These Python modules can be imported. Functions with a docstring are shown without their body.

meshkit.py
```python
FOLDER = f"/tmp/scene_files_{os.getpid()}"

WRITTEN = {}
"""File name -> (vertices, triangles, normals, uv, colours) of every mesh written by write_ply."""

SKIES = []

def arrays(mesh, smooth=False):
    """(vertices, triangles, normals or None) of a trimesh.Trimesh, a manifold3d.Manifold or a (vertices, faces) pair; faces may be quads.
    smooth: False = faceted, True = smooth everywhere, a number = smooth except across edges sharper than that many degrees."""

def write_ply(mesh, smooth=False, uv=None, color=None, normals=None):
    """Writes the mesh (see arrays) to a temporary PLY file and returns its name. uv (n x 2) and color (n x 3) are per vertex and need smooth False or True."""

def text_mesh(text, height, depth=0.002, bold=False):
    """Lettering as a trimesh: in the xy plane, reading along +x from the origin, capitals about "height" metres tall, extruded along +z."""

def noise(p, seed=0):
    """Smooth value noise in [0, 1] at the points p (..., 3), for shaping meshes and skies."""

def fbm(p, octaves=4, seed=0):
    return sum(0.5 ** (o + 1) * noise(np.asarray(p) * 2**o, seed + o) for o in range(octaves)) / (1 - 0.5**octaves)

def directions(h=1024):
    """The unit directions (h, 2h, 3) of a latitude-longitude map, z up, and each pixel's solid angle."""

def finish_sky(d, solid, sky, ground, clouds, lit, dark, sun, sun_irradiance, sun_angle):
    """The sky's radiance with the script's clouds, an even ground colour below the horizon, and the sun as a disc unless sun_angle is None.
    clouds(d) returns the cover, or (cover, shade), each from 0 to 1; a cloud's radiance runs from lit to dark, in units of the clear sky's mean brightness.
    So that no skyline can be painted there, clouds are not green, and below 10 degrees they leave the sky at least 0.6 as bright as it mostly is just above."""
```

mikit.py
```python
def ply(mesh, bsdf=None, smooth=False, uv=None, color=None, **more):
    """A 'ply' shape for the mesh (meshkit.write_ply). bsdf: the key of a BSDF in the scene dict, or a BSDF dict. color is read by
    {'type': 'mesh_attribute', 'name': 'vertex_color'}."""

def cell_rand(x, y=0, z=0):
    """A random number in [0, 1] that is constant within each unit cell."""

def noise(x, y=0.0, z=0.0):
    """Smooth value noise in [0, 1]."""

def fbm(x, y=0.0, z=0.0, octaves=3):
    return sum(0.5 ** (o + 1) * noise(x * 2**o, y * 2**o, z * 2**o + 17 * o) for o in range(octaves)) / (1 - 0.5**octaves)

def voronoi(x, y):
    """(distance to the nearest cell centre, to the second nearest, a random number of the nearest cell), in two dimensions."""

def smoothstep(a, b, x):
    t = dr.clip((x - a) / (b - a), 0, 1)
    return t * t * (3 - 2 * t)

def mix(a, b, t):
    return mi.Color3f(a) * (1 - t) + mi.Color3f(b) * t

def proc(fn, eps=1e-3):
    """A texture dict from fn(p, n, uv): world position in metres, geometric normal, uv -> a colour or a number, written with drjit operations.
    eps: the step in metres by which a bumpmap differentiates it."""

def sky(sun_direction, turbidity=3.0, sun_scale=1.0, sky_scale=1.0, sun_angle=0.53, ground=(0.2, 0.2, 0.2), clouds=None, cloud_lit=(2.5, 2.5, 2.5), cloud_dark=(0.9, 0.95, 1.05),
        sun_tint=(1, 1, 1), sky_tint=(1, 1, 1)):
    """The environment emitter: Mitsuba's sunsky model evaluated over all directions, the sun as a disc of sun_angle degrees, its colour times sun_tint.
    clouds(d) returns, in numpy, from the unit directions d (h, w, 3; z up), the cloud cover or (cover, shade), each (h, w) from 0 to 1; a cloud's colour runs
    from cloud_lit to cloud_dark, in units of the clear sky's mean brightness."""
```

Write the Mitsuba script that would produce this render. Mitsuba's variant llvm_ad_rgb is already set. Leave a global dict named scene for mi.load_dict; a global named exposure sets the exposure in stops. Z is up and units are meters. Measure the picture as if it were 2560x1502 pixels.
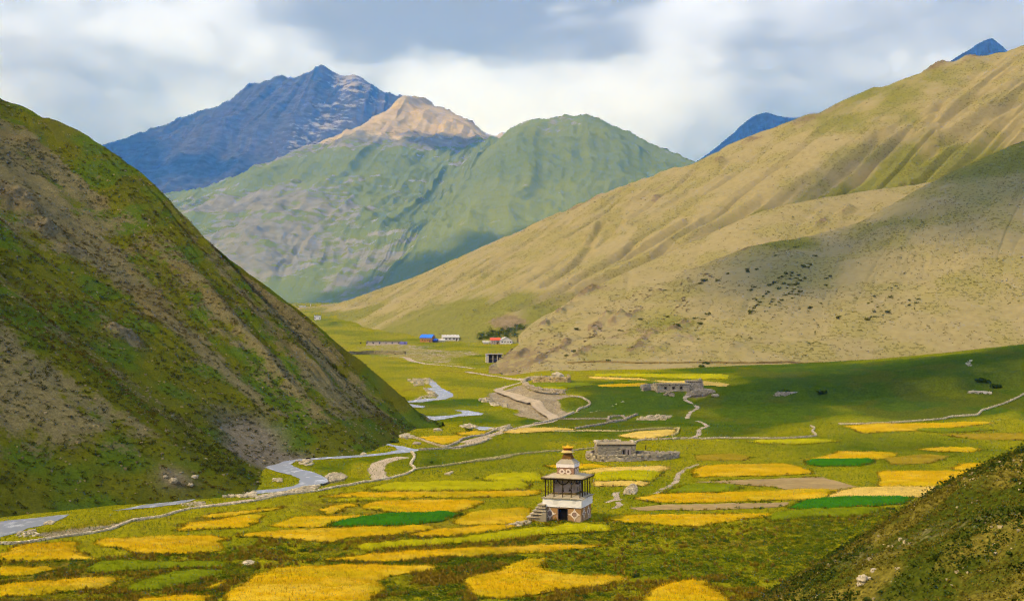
import math
import numpy as np, trimesh, shapely, drjit as dr, mitsuba as mi, mikit, meshkit
from scipy.interpolate import PchipInterpolator
from scipy.spatial import cKDTree, Delaunay
from shapely.geometry import Polygon, LineString
T = mi.ScalarTransform4f
rng = np.random.default_rng(7)
scene, labels = {}, {}

# ------------------------------------------------------------------ camera, sun, sky, exposure
HC, FPX, HZ = 29.0, 3517.0, 751.0          # eye height above the fields; focal length and horizon row for a 2560-wide picture
scene['camera'] = {'type': 'perspective', 'fov': 40.0, 'fov_axis': 'x', 'near_clip': 1.0, 'far_clip': 60000.0,
                   'to_world': T().look_at(origin=[0, 0, HC], target=[0, 100, HC], up=[0, 0, 1])}
exposure = 1.18
HAZE = [0.3e-5, 1.9e-5, 7.2e-5]
MS = 1.9                                     # distance factor of the far mountains             # scattering per metre
# what the unseen clouds added overhead shade: centre of the shade, distance to the cloud, half sizes, seed
CLOUD_SHADES = [((-1960 * MS, 6000 * MS, 600 * MS), 6000, 900 * MS, 1500 * MS, 400, 1, 0), ((1150 * MS, 6200 * MS, 800 * MS), 6000, 900 * MS, 900 * MS, 250, 2, 0), ((1950 * MS, 5600 * MS, 900 * MS), 6000, 700 * MS, 700 * MS, 250, 3, 0),
                (('green', 1060, 690), 4200, 780, 270, 90, 4, 25), (('green', 1110, 665), 4300, 620, 230, 90, 24, 25), (('green', 1110, 345), 2600, 230, 300, 60, 10, 0), (('E', 2110, 448), 1300, 120, 13, 30, 9, 20),
                ((262, 745, 90), 2400, 230, 62, 60, 5, 40), ((128, 660, 50), 2400, 90, 40, 50, 6, 55), ((140, 412, 8), 1700, 125, 56, 40, 18, 12)]
SUN = np.array([-0.66, -0.32, 0.68]); SUN /= np.linalg.norm(SUN)

def sky_clouds(d):
    az = np.degrees(np.arctan2(d[..., 0], d[..., 1])); el = np.degrees(np.arcsin(d[..., 2]))
    p = np.stack([d[..., 0], d[..., 1], d[..., 2] * 1.7], -1)
    w = np.stack([meshkit.fbm(p * 7.0 + 9.1 * k, 4, 21 + k) - 0.5 for k in range(3)], -1)
    def puff(q, o, seed):                                   # rounded billows
        return sum(0.55 ** k * (1 - np.abs(2 * meshkit.noise(q * 2.1 ** k, seed + k) - 1)) for k in range(o)) * 0.45 / (1 - 0.55 ** o)
    n1 = meshkit.fbm(p * 5.0 + w * 0.9, 6, 3); b1 = puff(p * 9.0 + w * 1.0, 6, 13); b2 = puff(p * 26.0 + w * 2.0, 5, 17)
    body = (n1 - 0.5) * 2.0 + (b1 - 0.55) * 1.25 + (b2 - 0.55) * 0.75
    level = np.full(az.shape, 0.34)                         # how thick and grey the deck is
    a, e = az + w[..., 0] * 4.0 + (b1 - 0.55) * 1.6, el + w[..., 1] * 2.6 + (b1 - 0.55) * 1.2 + (b2 - 0.55) * 0.6
    for ca, ce, ra, re, v, tilt in CLOUDS:
        da, de = a - ca, e - ce - (a - ca) * tilt
        k = np.exp(-((da / ra) ** 2 + (de / re) ** 2) ** 2.5); level = level * (1 - k) + k * v
    t = np.clip((level + body * 0.46 - 0.14) / 0.80, 0, 1); shade = t * t * (3 - 2 * t) * 0.62 + t * 0.38
    gap = np.clip((meshkit.fbm(p * 6.0 + 31.0 + w, 4, 9) - 0.66) * 7, 0, 1) * 0.45
    return 1.0 - gap, np.clip(shade, 0, 1)
# masses of cloud: azimuth, elevation, half sizes in degrees, how grey, tilt
CLOUDS = [(-4.5, 11.4, 6.2, 1.9, 0.66, 0.06), (2.5, 12.4, 4.0, 0.9, 0.68, 0.0), (-2.8, 8.3, 2.7, 2.2, 0.10, -0.10), (-0.8, 6.6, 1.9, 1.6, 0.12, 0.0), (3.2, 10.4, 3.6, 0.9, 0.56, 0.02), (8.0, 11.2, 2.2, 2.4, 0.08, 0.0), (5.5, 8.4, 3.4, 1.3, 0.20, 0.1),
          (13.0, 11.0, 4.6, 1.4, 0.44, 0.1), (13.0, 7.6, 5.5, 1.7, 0.50, 0.12), (2.2, 6.4, 2.6, 1.0, 0.24, 0.0), (6.5, 5.2, 4.0, 0.9, 0.46, 0.0), (-16.5, 11.4, 6.0, 1.6, 0.24, 0.0),
          (-15.5, 6.7, 4.2, 0.9, 0.36, 0.08), (-10.6, 9.2, 2.0, 2.2, 0.34, 0.0)]
scene['sky'] = mikit.sky(SUN.tolist(), turbidity=3, sun_angle=1.2, sun_scale=1.25, sun_tint=(1.06, 1.0, 0.82), clouds=sky_clouds, cloud_lit=(4.9, 5.4, 7.7), cloud_dark=(1.7, 2.05, 3.05))

# ------------------------------------------------------------------ materials
def lin(r, g, b):
    c = np.array([r, g, b]) / 255.0
    return np.where(c < 0.04045, c / 12.92, ((c + 0.055) / 1.055) ** 2.4)

scene['painted'] = {'type': 'twosided', 'bsdf': {'type': 'diffuse', 'reflectance': {'type': 'mesh_attribute', 'name': 'vertex_color'}}}
scene['leaf'] = {'type': 'principledthin', 'base_color': {'type': 'mesh_attribute', 'name': 'vertex_color'}, 'roughness': 0.7, 'diff_trans': 0.5, 'spec_trans': 0.0}
fb, nz, ss, mx = mikit.fbm, mikit.noise, mikit.smoothstep, mikit.mix

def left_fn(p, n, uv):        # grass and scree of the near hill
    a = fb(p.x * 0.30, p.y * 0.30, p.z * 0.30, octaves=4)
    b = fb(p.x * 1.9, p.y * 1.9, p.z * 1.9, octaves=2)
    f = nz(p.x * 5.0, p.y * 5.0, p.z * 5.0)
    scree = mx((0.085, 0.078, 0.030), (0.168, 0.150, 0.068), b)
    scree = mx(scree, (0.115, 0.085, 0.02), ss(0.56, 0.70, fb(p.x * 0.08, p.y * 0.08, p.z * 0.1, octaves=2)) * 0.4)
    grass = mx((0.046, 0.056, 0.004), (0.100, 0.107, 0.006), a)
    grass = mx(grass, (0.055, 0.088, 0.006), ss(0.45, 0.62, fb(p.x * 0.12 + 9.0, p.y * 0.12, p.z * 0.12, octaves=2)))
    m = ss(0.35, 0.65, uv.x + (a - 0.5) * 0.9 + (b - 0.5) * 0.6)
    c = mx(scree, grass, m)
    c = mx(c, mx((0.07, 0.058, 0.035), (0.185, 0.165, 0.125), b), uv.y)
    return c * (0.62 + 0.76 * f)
def right_fn(p, n, uv):       # dry tan hillsides
    a = fb(p.x * 0.05, p.y * 0.05, p.z * 0.05, octaves=4)
    b = fb(p.x * 0.45, p.y * 0.45, p.z * 0.45, octaves=3)
    tan = mx((0.232, 0.199, 0.083), (0.322, 0.272, 0.122), b)
    tan = mx(tan, (0.235, 0.215, 0.055), ss(0.42, 0.62, a) * 0.5)
    green = mx((0.125, 0.135, 0.018), (0.205, 0.20, 0.040), b)
    c = mx(tan, green, ss(0.3, 0.7, uv.x + (a - 0.5) * 0.7 + (b - 0.5) * 0.35))
    rock = mx((0.105, 0.082, 0.03), (0.26, 0.205, 0.115), b)
    c = mx(c, rock, ss(0.35, 0.65, uv.y + (b - 0.5) * 0.9))
    sp = ss(0.60, 0.72, nz(p.x * 0.9, p.y * 0.9, p.z * 0.9)) * ss(0.45, 0.6, a + 0.05)
    return mx(c, (0.11, 0.10, 0.02), sp * 0.55)
def mount_fn(p, n, uv):       # far mountains: x = green turf to bare rock, y = pale rock
    p = p / MS
    a = fb(p.x * 0.004, p.y * 0.004, p.z * 0.006, octaves=5)
    b = fb(p.x * 0.042, p.y * 0.042, p.z * 0.06, octaves=5)
    turf = mx((0.095, 0.14, 0.030), (0.20, 0.235, 0.050), a)
    rock = mx((0.115, 0.122, 0.085), (0.265, 0.262, 0.19), b)
    m = ss(0.40, 0.62, uv.x + (a - 0.5) * 1.5 + (b - 0.5) * 1.0)
    c = mx(turf, rock, m)
    strata = 0.82 + 0.36 * nz(p.z * 0.045 + p.x * 0.008 + b * 2.5, 0.5, 0.5)
    pale = mx((0.32, 0.255, 0.125), (0.47, 0.39, 0.215), b) * strata
    return mx(c, pale, ss(0.35, 0.65, uv.y + (b - 0.5) * 0.8))
def shaded_rock_fn(p, n, uv):       # high peaks: shade and blue haze put into the rock colour, y = painted sunlight
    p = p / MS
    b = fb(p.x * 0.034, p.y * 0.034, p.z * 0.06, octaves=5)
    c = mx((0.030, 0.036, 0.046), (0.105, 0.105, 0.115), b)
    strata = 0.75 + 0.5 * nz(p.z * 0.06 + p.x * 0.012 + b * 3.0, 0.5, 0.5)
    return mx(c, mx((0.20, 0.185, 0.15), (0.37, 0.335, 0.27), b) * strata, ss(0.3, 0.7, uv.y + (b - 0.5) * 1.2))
def ground_fn(p, n, uv):      # x: dry to lush, y: bare earth
    a = fb(p.x * 0.06, p.y * 0.035, 0.0, octaves=4)
    b = fb(p.x * 0.55, p.y * 0.35, 3.0, octaves=3)
    f = nz(p.x * 3.2, p.y * 2.2, 0.0)
    k = uv.x + (a - 0.5) * 0.75 + (b - 0.5) * 0.25
    brown = mx((0.15, 0.115, 0.012), (0.20, 0.155, 0.012), b)
    dry = mx((0.175, 0.172, 0.004), (0.245, 0.228, 0.005), b)
    mid = mx((0.105, 0.128, 0.003), (0.172, 0.180, 0.004), b)
    lush = mx((0.034, 0.068, 0.003), (0.068, 0.108, 0.004), b)
    lush = mx(lush, (0.088, 0.090, 0.005), ss(0.50, 0.66, fb(p.x * 0.11 + 5.0, p.y * 0.05, 1.0, octaves=3)) * 0.55)
    c = mx(mx(mx(brown, dry, ss(-0.05, 0.18, k)), mid, ss(0.30, 0.55, k)), lush, ss(0.58, 0.86, k))
    earth = mx((0.19, 0.155, 0.085), (0.34, 0.285, 0.18), b)
    c = mx(c, earth, ss(0.38, 0.62, uv.y + (b - 0.5) * 0.5))
    return c * (0.72 + 0.56 * f)
def slope_fn(p, n, uv):       # the near slope below the camera
    f = nz(p.x * 6.0, p.y * 6.0, p.z * 6.0)
    a = fb(p.x * 0.25, p.y * 0.25, p.z * 0.25, octaves=3)
    b = fb(p.x * 2.4, p.y * 2.4, p.z * 2.4, octaves=2)
    c = mx((0.100, 0.088, 0.009), (0.19, 0.16, 0.025), b)
    c = mx(c, (0.050, 0.064, 0.005), ss(0.45, 0.65, a))
    return mx(c, (0.26, 0.215, 0.10), uv.y * 0.6 * ss(0.4, 0.7, b)) * (0.5 + f)
def water_fn(p, n, uv):
    b = fb(p.x * 0.9, p.y * 0.5, 0.0, octaves=3)
    return mx((0.19, 0.21, 0.235), (0.42, 0.45, 0.48), ss(0.50, 0.95, b))
for k, fn in dict(turf_left=left_fn, tan_hill=right_fn, mountain_rock=mount_fn, shaded_rock=shaded_rock_fn, meadow=ground_fn, near_slope=slope_fn).items():
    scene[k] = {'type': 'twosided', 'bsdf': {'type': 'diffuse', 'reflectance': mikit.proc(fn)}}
scene['river_water'] = {'type': 'principled', 'base_color': mikit.proc(water_fn), 'roughness': 0.35, 'specular': 0.5}

# ------------------------------------------------------------------ naming and mesh helpers
def numbered(key):
    if key not in scene and not any(k.startswith(key + '__') for k in scene): return key
    i = 1
    while f'{key}_{i:03d}' in scene or any(k.startswith(f'{key}_{i:03d}__') for k in scene): i += 1
    return f'{key}_{i:03d}'
COUNT = {}
def fresh(key):               # numbered(), fast
    i = COUNT.get(key, 0); COUNT[key] = i + 1
    return key if i == 0 else f'{key}_{i:03d}'
def tag(key, label=None, cat=None, group=None, kind=None):
    d = {k: v for k, v in (('label', label), ('category', cat), ('group', group), ('kind', kind)) if v}
    if d: labels[key] = d
    return key
def put(name, mesh, bsdf, parent=None, color=None, smooth=False, uv=None):
    key = fresh(f'{parent}__{name}' if parent else name)
    if color is not None and np.ndim(color) == 1:
        n = len(meshkit.arrays(mesh)[0]); color = np.tile(np.asarray(color, float), (n, 1))
    scene[key] = mikit.ply(mesh, bsdf, smooth=smooth, uv=uv, color=color)
    return key
def thing(name, label, cat, group=None):
    key = fresh(name); tag(key, label, cat, group); return key

def px3(px, py, D):           # the point seen at a pixel, D metres ahead
    return np.array([(px - 1280.0) / FPX * D, D, HC - (py - HZ) / FPX * D])
def to_px(P):
    P = np.asarray(P, float); return np.stack([P[..., 0] / P[..., 1] * FPX + 1280, (HC - P[..., 2]) / P[..., 1] * FPX + HZ], -1)

# ------------------------------------------------------------------ the lie of the land
def sm(a, b, x):
    t = np.clip((x - a) / (b - a), 0, 1); return t * t * (3 - 2 * t)
def G0(x, y):
    x, y = np.asarray(x, float), np.asarray(y, float)
    far = 21.0 * sm(780, 1650, y)
    fan = 0.00043 * np.clip(x, 0, 300) ** 2 * sm(285, 425, y) * (1 - 0.75 * sm(440, 600, y))
    terr = 2.6 * sm(372, 384, y + 0.30 * np.clip(30 - x, -20, 60)) * sm(-6, 10, x - 0.02 * (y - 380)) * (1 - sm(520, 600, y))
    return far + fan + terr
def G(x, y):
    x, y = np.asarray(x, float), np.asarray(y, float)
    p = np.stack([x, y, 0 * x], -1)
    amp = 1 + sm(500, 1500, y) * 3
    return G0(x, y) + amp * ((meshkit.fbm(p / 26.0, 3, 5) - 0.5) * 0.9 + (meshkit.noise(p / 3.1, 8) - 0.5) * 0.14)
RD = np.exp(np.linspace(np.log(105), np.log(2600), 1500))
def on_ground(q, lift=0.0):   # pixels (n,2) -> points of the ground, by marching the view ray
    q = np.atleast_2d(np.asarray(q, float)); out = []
    for px, py in q:
        P = px3(px, py, RD[:, None].T)[..., 0, :] if False else np.stack([(px - 1280) / FPX * RD, RD, HC - (py - HZ) / FPX * RD], -1)
        dz = P[:, 2] - G(P[:, 0], P[:, 1]) - lift
        i = np.argmax(dz < 0) if (dz < 0).any() else len(RD) - 1
        i = max(i, 1); t = np.clip(dz[i - 1] / max(dz[i - 1] - dz[i], 1e-9), 0, 1)
        p = P[i - 1] + (P[i] - P[i - 1]) * t
        p[2] = G(p[0], p[1]); out.append(p)
    return np.array(out)
SRC = {'a': (0, 1126, 3.933), 'b': (640, 1126, 3.933), 'c': (1280, 1126, 3.933), 'd': (1920, 1126, 3.933), 'e': (1740, 830, 3.068), 'f': (1180, 860, 3.892), 'g': (640, 930, 3.933), 'h': (700, 740, 3.892), 'o': (0, 0, 1.0)}
def PX(c, pts):
    x0, y0, s = SRC[c]; return np.array([(x0 + x / s, y0 + y / s) for x, y in pts])
def ground_poly(c, pts):
    if c == 'w': return Polygon(pts).buffer(0)
    return Polygon(on_ground(PX(c, pts))[:, :2]).buffer(0)

LOFT = {}
def loft(name, crest, foot, nu, nv, bsdf, disp, mask, back=0.7, conc=1.0, key='hillside', label=None, nback=24, ease=0.0):
    """A hillside between a foot line and a crest line, with its far side: rows from below the foot over the crest and down behind."""
    crest, foot = np.array(crest, float), np.array(foot, float)
    seg = np.linalg.norm(np.diff(crest, axis=0), axis=1) + np.linalg.norm(np.diff(foot, axis=0), axis=1)
    t = np.concatenate([[0], np.cumsum(seg)]); t /= t[-1]
    u = np.linspace(0, 1, nu)
    C, Fo = PchipInterpolator(t, crest)(u), PchipInterpolator(t, foot)(u)
    v = np.concatenate([[-0.06], np.linspace(0, 1, nv), 1 + np.linspace(0, back, nback)[1:]])
    V = v[:, None]
    dz = (C[:, 2] - Fo[:, 2])[None]
    s = np.maximum(V - 1, 0)
    X = Fo[None, :, 0] + (C[:, 0] - Fo[:, 0])[None] * V
    Y = Fo[None, :, 1] + (C[:, 1] - Fo[:, 1])[None] * V
    vf = np.clip(V, -0.06, 1)
    prof = np.sign(vf) * np.abs(vf) ** conc
    if ease: prof = prof + ease * (np.sin(np.pi * np.clip(V, 0, 1)) * np.clip(V, 0, 1))
    Z = Fo[None, :, 2] + dz * prof - np.maximum(dz, 3) * s * s / (s + 0.12)
    P = np.stack([X, Y, Z], -1)
    U = np.broadcast_to(u[None], X.shape); VV = np.broadcast_to(V, X.shape)
    P[..., 2] += disp(P, U, VV) * sm(-0.02, 0.10, VV)
    m0, m1 = mask(P, U, VV)
    i, j = np.meshgrid(np.arange(len(v) - 1), np.arange(nu - 1), indexing='ij')
    q = np.stack([i * nu + j, i * nu + j + 1, (i + 1) * nu + j + 1, (i + 1) * nu + j], -1).reshape(-1, 4)
    P2 = P.reshape(-1, 3)
    a, b, c = P2[q[0, 0]], P2[q[0, 1]], P2[q[0, 3]]
    if np.cross(b - a, c - a)[2] < 0: q = q[:, ::-1]
    uv = np.stack([np.broadcast_to(m0, X.shape).ravel(), np.broadcast_to(m1, X.shape).ravel()], -1)
    k = put(key, (P2, q), bsdf, smooth=True, uv=uv)
    tag(k, label, kind='structure')
    fr = P[1:nv + 1].reshape(-1, 3)
    LOFT[name] = (fr, cKDTree(to_px(fr)), P)
    return k
def on_loft(name, q):
    fr, tree, _ = LOFT[name]; out = []
    for p in np.atleast_2d(q):
        idx = tree.query_ball_point(p, 5.0) or [tree.query(p)[1]]
        idx = np.array(idx); near = idx[fr[idx, 1] < fr[idx, 1].min() + 12]
        out.append(fr[near[np.argmin(np.linalg.norm(to_px(fr[near]) - p, axis=1))]])
    return np.array(out)
def rfbm(P, s, o, seed, g=0.5):          # sharp crested relief, 0 to 1
    return sum(g ** k * (1 - np.abs(2 * meshkit.noise(P / s * 2.03 ** k + 3.7 * k, seed + k) - 1)) for k in range(o)) * (1 - g) / (1 - g ** o)
def line3(P, pts, front=None):            # distance of every point of a hillside to a line on it
    Q = P.reshape(-1, 3); q = to_px(Q); t = cKDTree(q); L = []
    seg = np.array(pts, float); seg = np.vstack([a + (b - a) * k for a, b in zip(seg[:-1], seg[1:]) for k in np.linspace(0, 1, 24, endpoint=False)[:, None, None].reshape(-1, 1)] + [seg[-1:]]) if len(seg) > 1 else seg
    for p in seg:
        i = np.array(t.query_ball_point(p, 9.0) or [t.query(p)[1]]); L.append(Q[i[np.argmin(Q[i, 1])]])
    return cKDTree(np.array(L)).query(Q)[0].reshape(P.shape[:2])
def fbmn(P, s, o, seed): return meshkit.fbm(P / s, o, seed) - 0.5
def ridged(P, s, o, seed): return 1 - 2 * np.abs(meshkit.fbm(P / s, o, seed) - 0.5) * 2

# ground sheet: a fan of rows, finer near the camera, reaching back to the mountains' feet
ang = np.concatenate([np.linspace(-1.05, -0.42, 40)[:-1], np.linspace(-0.42, 0.42, 560), np.linspace(0.42, 1.05, 40)[1:]])
dist = np.exp(np.linspace(np.log(60), np.log(6500), 640))
A, Dd = np.meshgrid(ang, dist)
gx, gy = np.tan(A) * Dd, Dd.copy()
def build_ground():
    p = np.stack([gx, gy, 0 * gx], -1)
    z = G(gx, gy)
    big = meshkit.fbm(p / 45.0, 3, 40)
    lush = np.full(gx.shape, 0.40) + (big - 0.5) * 0.5
    lush = lush + 0.0 * sm(0, 1, gx)
    earth = np.zeros(gx.shape)
    pts = shapely.points(gx.ravel(), gy.ravel())
    for c, poly, soft, lu, ea in GROUND_PATCHES:
        pg = ground_poly(c, poly)
        dd = (shapely.distance(pg, pts) - shapely.distance(pg.boundary, pts) * shapely.contains(pg, pts)).reshape(gx.shape)
        dd = dd + (meshkit.fbm(p / (soft * 2.5 + 0.5), 3, 77) - 0.5) * soft * 2.5
        k = 1 - sm(-soft, soft, dd)
        if lu is not None: lush = lush * (1 - k) + k * (lu + (big - 0.5) * 0.75)
        if ea is not None: earth = earth * (1 - k) + k * ea
    z = z - earth * sm(0, 1, earth) * (meshkit.fbm(p / 4.0, 4, 6)) * 1.5 * (gy < 700)
    nr, nc = gx.shape
    i, j = np.meshgrid(np.arange(nr - 1), np.arange(nc - 1), indexing='ij')
    q = np.stack([i * nc + j, i * nc + j + 1, (i + 1) * nc + j + 1, (i + 1) * nc + j], -1).reshape(-1, 4)
    k = put('ground', (np.stack([gx, gy, z], -1).reshape(-1, 3), q), 'meadow', smooth=True, uv=np.stack([lush.ravel(), earth.ravel()], -1))
    tag(k, 'grassy valley floor between the fields', kind='structure')
GROUND_PATCHES = [
    # far floor: pale pasture, bare terraces
    ('h', [(700, 150), (1300, 200), (1500, 500), (2000, 700), (1600, 980), (1100, 980), (500, 450)], 14, 0.34, 0.10),
    ('h', [(800, 480), (1250, 470), (2000, 560), (1850, 690), (1250, 620), (760, 560)], 10, 0.3, 0.5),
    ('h', [(1650, 600), (2000, 570), (2050, 690), (1650, 640)], 6, 0.55, 0.0),
    ('h', [(1100, 930), (1500, 950), (1600, 990), (1250, 1010), (1050, 900)], 6, 0.45, 0),
    # lush meadow in the middle
    ('f', [(420, 620), (1200, 480), (2050, 470), (2491, 420), (3600, 250), (3600, 620), (2900, 820), (2491, 915), (1400, 930), (300, 960), (-200, 1150), (0, 900), (500, 800)], 4, 0.86, 0),
    ('g', [(1450, 300), (2200, 260), (2500, 500), (2300, 540), (1600, 480)], 4, 0.72, 0),
    ('g', [(1600, 780), (2100, 760), (2517, 640), (2900, 640), (2900, 800), (2517, 830), (1600, 940)], 3, 0.74, 0),
    ('w', [(18, 400), (48, 352), (90, 332), (150, 318), (210, 330), (290, 330), (290, 590), (120, 580), (52, 520), (30, 470)], 9, 0.86, 0),
    ('w', [(95, 370), (150, 355), (220, 380), (220, 420), (150, 425), (110, 400)], 10, 0.64, 0.12),
    ('e', [(0, 820), (1100, 810), (1900, 680), (2516, 560), (2516, 800), (1900, 1000), (900, 960), (0, 1010)], 4, 0.47, 0),
    # terraced field shelf and its worn bank
    ('f', [(900, 300), (1700, 290), (2491, 290), (2491, 400), (1700, 360), (1000, 330)], 6, 0.42, 0),
    ('f', [(150, 480), (300, 440), (500, 380), (600, 440), (900, 480), (1100, 490), (800, 560), (1000, 650), (850, 720), (700, 740), (450, 700), (350, 600), (180, 540)], 2.0, 0.3, 0.85),
    ('f', [(840, 560), (940, 515), (1100, 540), (1140, 590), (1000, 650), (850, 620)], 1.5, 0.6, 0.2),
    ('f', [(1480, 690), (1960, 700), (1900, 745), (1480, 745)], 1.5, 0.6, 0.35),
    ('f', [(2090, 430), (2300, 430), (2380, 480), (2200, 540), (2060, 520)], 1.5, 0.4, 0.7),
    ('b', [(-500, 560), (300, 470), (1200, 330), (1900, 250), (2517, 200), (3200, 160), (4000, 130), (5000, 60), (5000, 420), (4100, 480), (3600, 640), (2900, 740), (2000, 800), (900, 800), (-300, 880), (-640, 800)], 4.0, 0.26, 0),
    # the valley's left: river flats
    ('g', [(330, 900), (900, 850), (1450, 790), (1500, 830), (1250, 860), (1120, 1040), (700, 1080), (650, 990)], 1.6, 0.62, 0),
    ('g', [(900, 950), (1000, 880), (1130, 900), (1120, 1040), (930, 1040)], 1.6, 0.08, 0),
    ('g', [(690, 990), (850, 990), (850, 1060), (650, 1110), (620, 1080)], 1.0, 0.3, 0.6),
    ('a', [(380, 800), (700, 740), (1200, 680), (1520, 620), (1500, 660), (1100, 740), (700, 830), (420, 860)], 0.8, 0.3, 0.75),
    # foreground weeds and grass
    ('a', [(0, 1080), (900, 1070), (1300, 1010), (2200, 1000), (2517, 1150), (2200, 1300), (1000, 1500), (0, 1500)], 3.0, 0.22, 0),
    ('b', [(0, 900), (1200, 880), (2517, 790), (2517, 940), (1200, 1020), (600, 1080), (0, 1190)], 3.0, 0.36, 0),
    ('c', [(0, 700), (900, 690), (1700, 780), (2517, 720), (3300, 600), (4200, 500), (4200, 1000), (2400, 1300), (900, 1240), (300, 1120), (0, 900)], 3.5, 0.50, 0),
    ('c', [(500, 1000), (1200, 960), (2300, 1000), (2300, 1180), (1300, 1230), (700, 1190)], 3.0, 0.72, 0),
    ('c', [(1500, 880), (2517, 870), (2517, 930), (1600, 940)], 1.6, 0.08, 0),
    ('b', [(1250, 1290), (1700, 1200), (2100, 1220), (2050, 1380), (2200, 1479), (1250, 1479)], 2.5, 0.45, 0),
    ('b', [(1650, 1250), (1950, 1200), (2000, 1290), (1850, 1400), (1680, 1400)], 1.6, 0.05, 0),
]
build_ground()

# ------------------------------------------------------------------ hills
O = lambda *pts: [on_ground([p])[0] for p in pts]
# left: grassy scree hill falling to the river
LC = [(-250, -20, 118), (-245, 60, 120), (-240, 140, 124), (-232, 220, 126), (-222, 275, 122), (-212, 305, 116), (-192, 345, 106)] + [px3(*a) for a in
     [(-10, 245, 388), (152, 308, 374), (279, 374, 362), (422, 503, 350), (569, 648, 339), (731, 770, 331), (864, 872, 326), (1016, 999, 322), (1062, 1045, 321), (1100, 1062, 321)]]
LF = [(-75, 60, 0), (-72, 130, 0)] + O((-20, 1300), (250, 1266), (640, 1226), (662, 1172), (760, 1148), (860, 1140), (925, 1128), (965, 1112), (1005, 1088), (1028, 1076), (1045, 1070), (1062, 1067), (1085, 1064), (1100, 1063), (1115, 1062))
_ln = {}
def L_NEAR(P):
    if not _ln:
        _ln['out'] = np.max([np.exp(-(line3(P, [(x, y)]) / (r / FPX * 330)) ** 2) for x, y, r in ((60, 505, 60), (20, 470, 45), (115, 565, 40), (180, 620, 30), (310, 830, 35), (440, 1195, 30),)], axis=0)
        _ln['scr'] = sm(9.0, 2.0, line3(P, [(622, 1062), (632, 1100), (650, 1135), (680, 1146), (715, 1148)]) - 1.0 + fbmn(P, 6.0, 3, 19) * 5)
    return _ln
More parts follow.
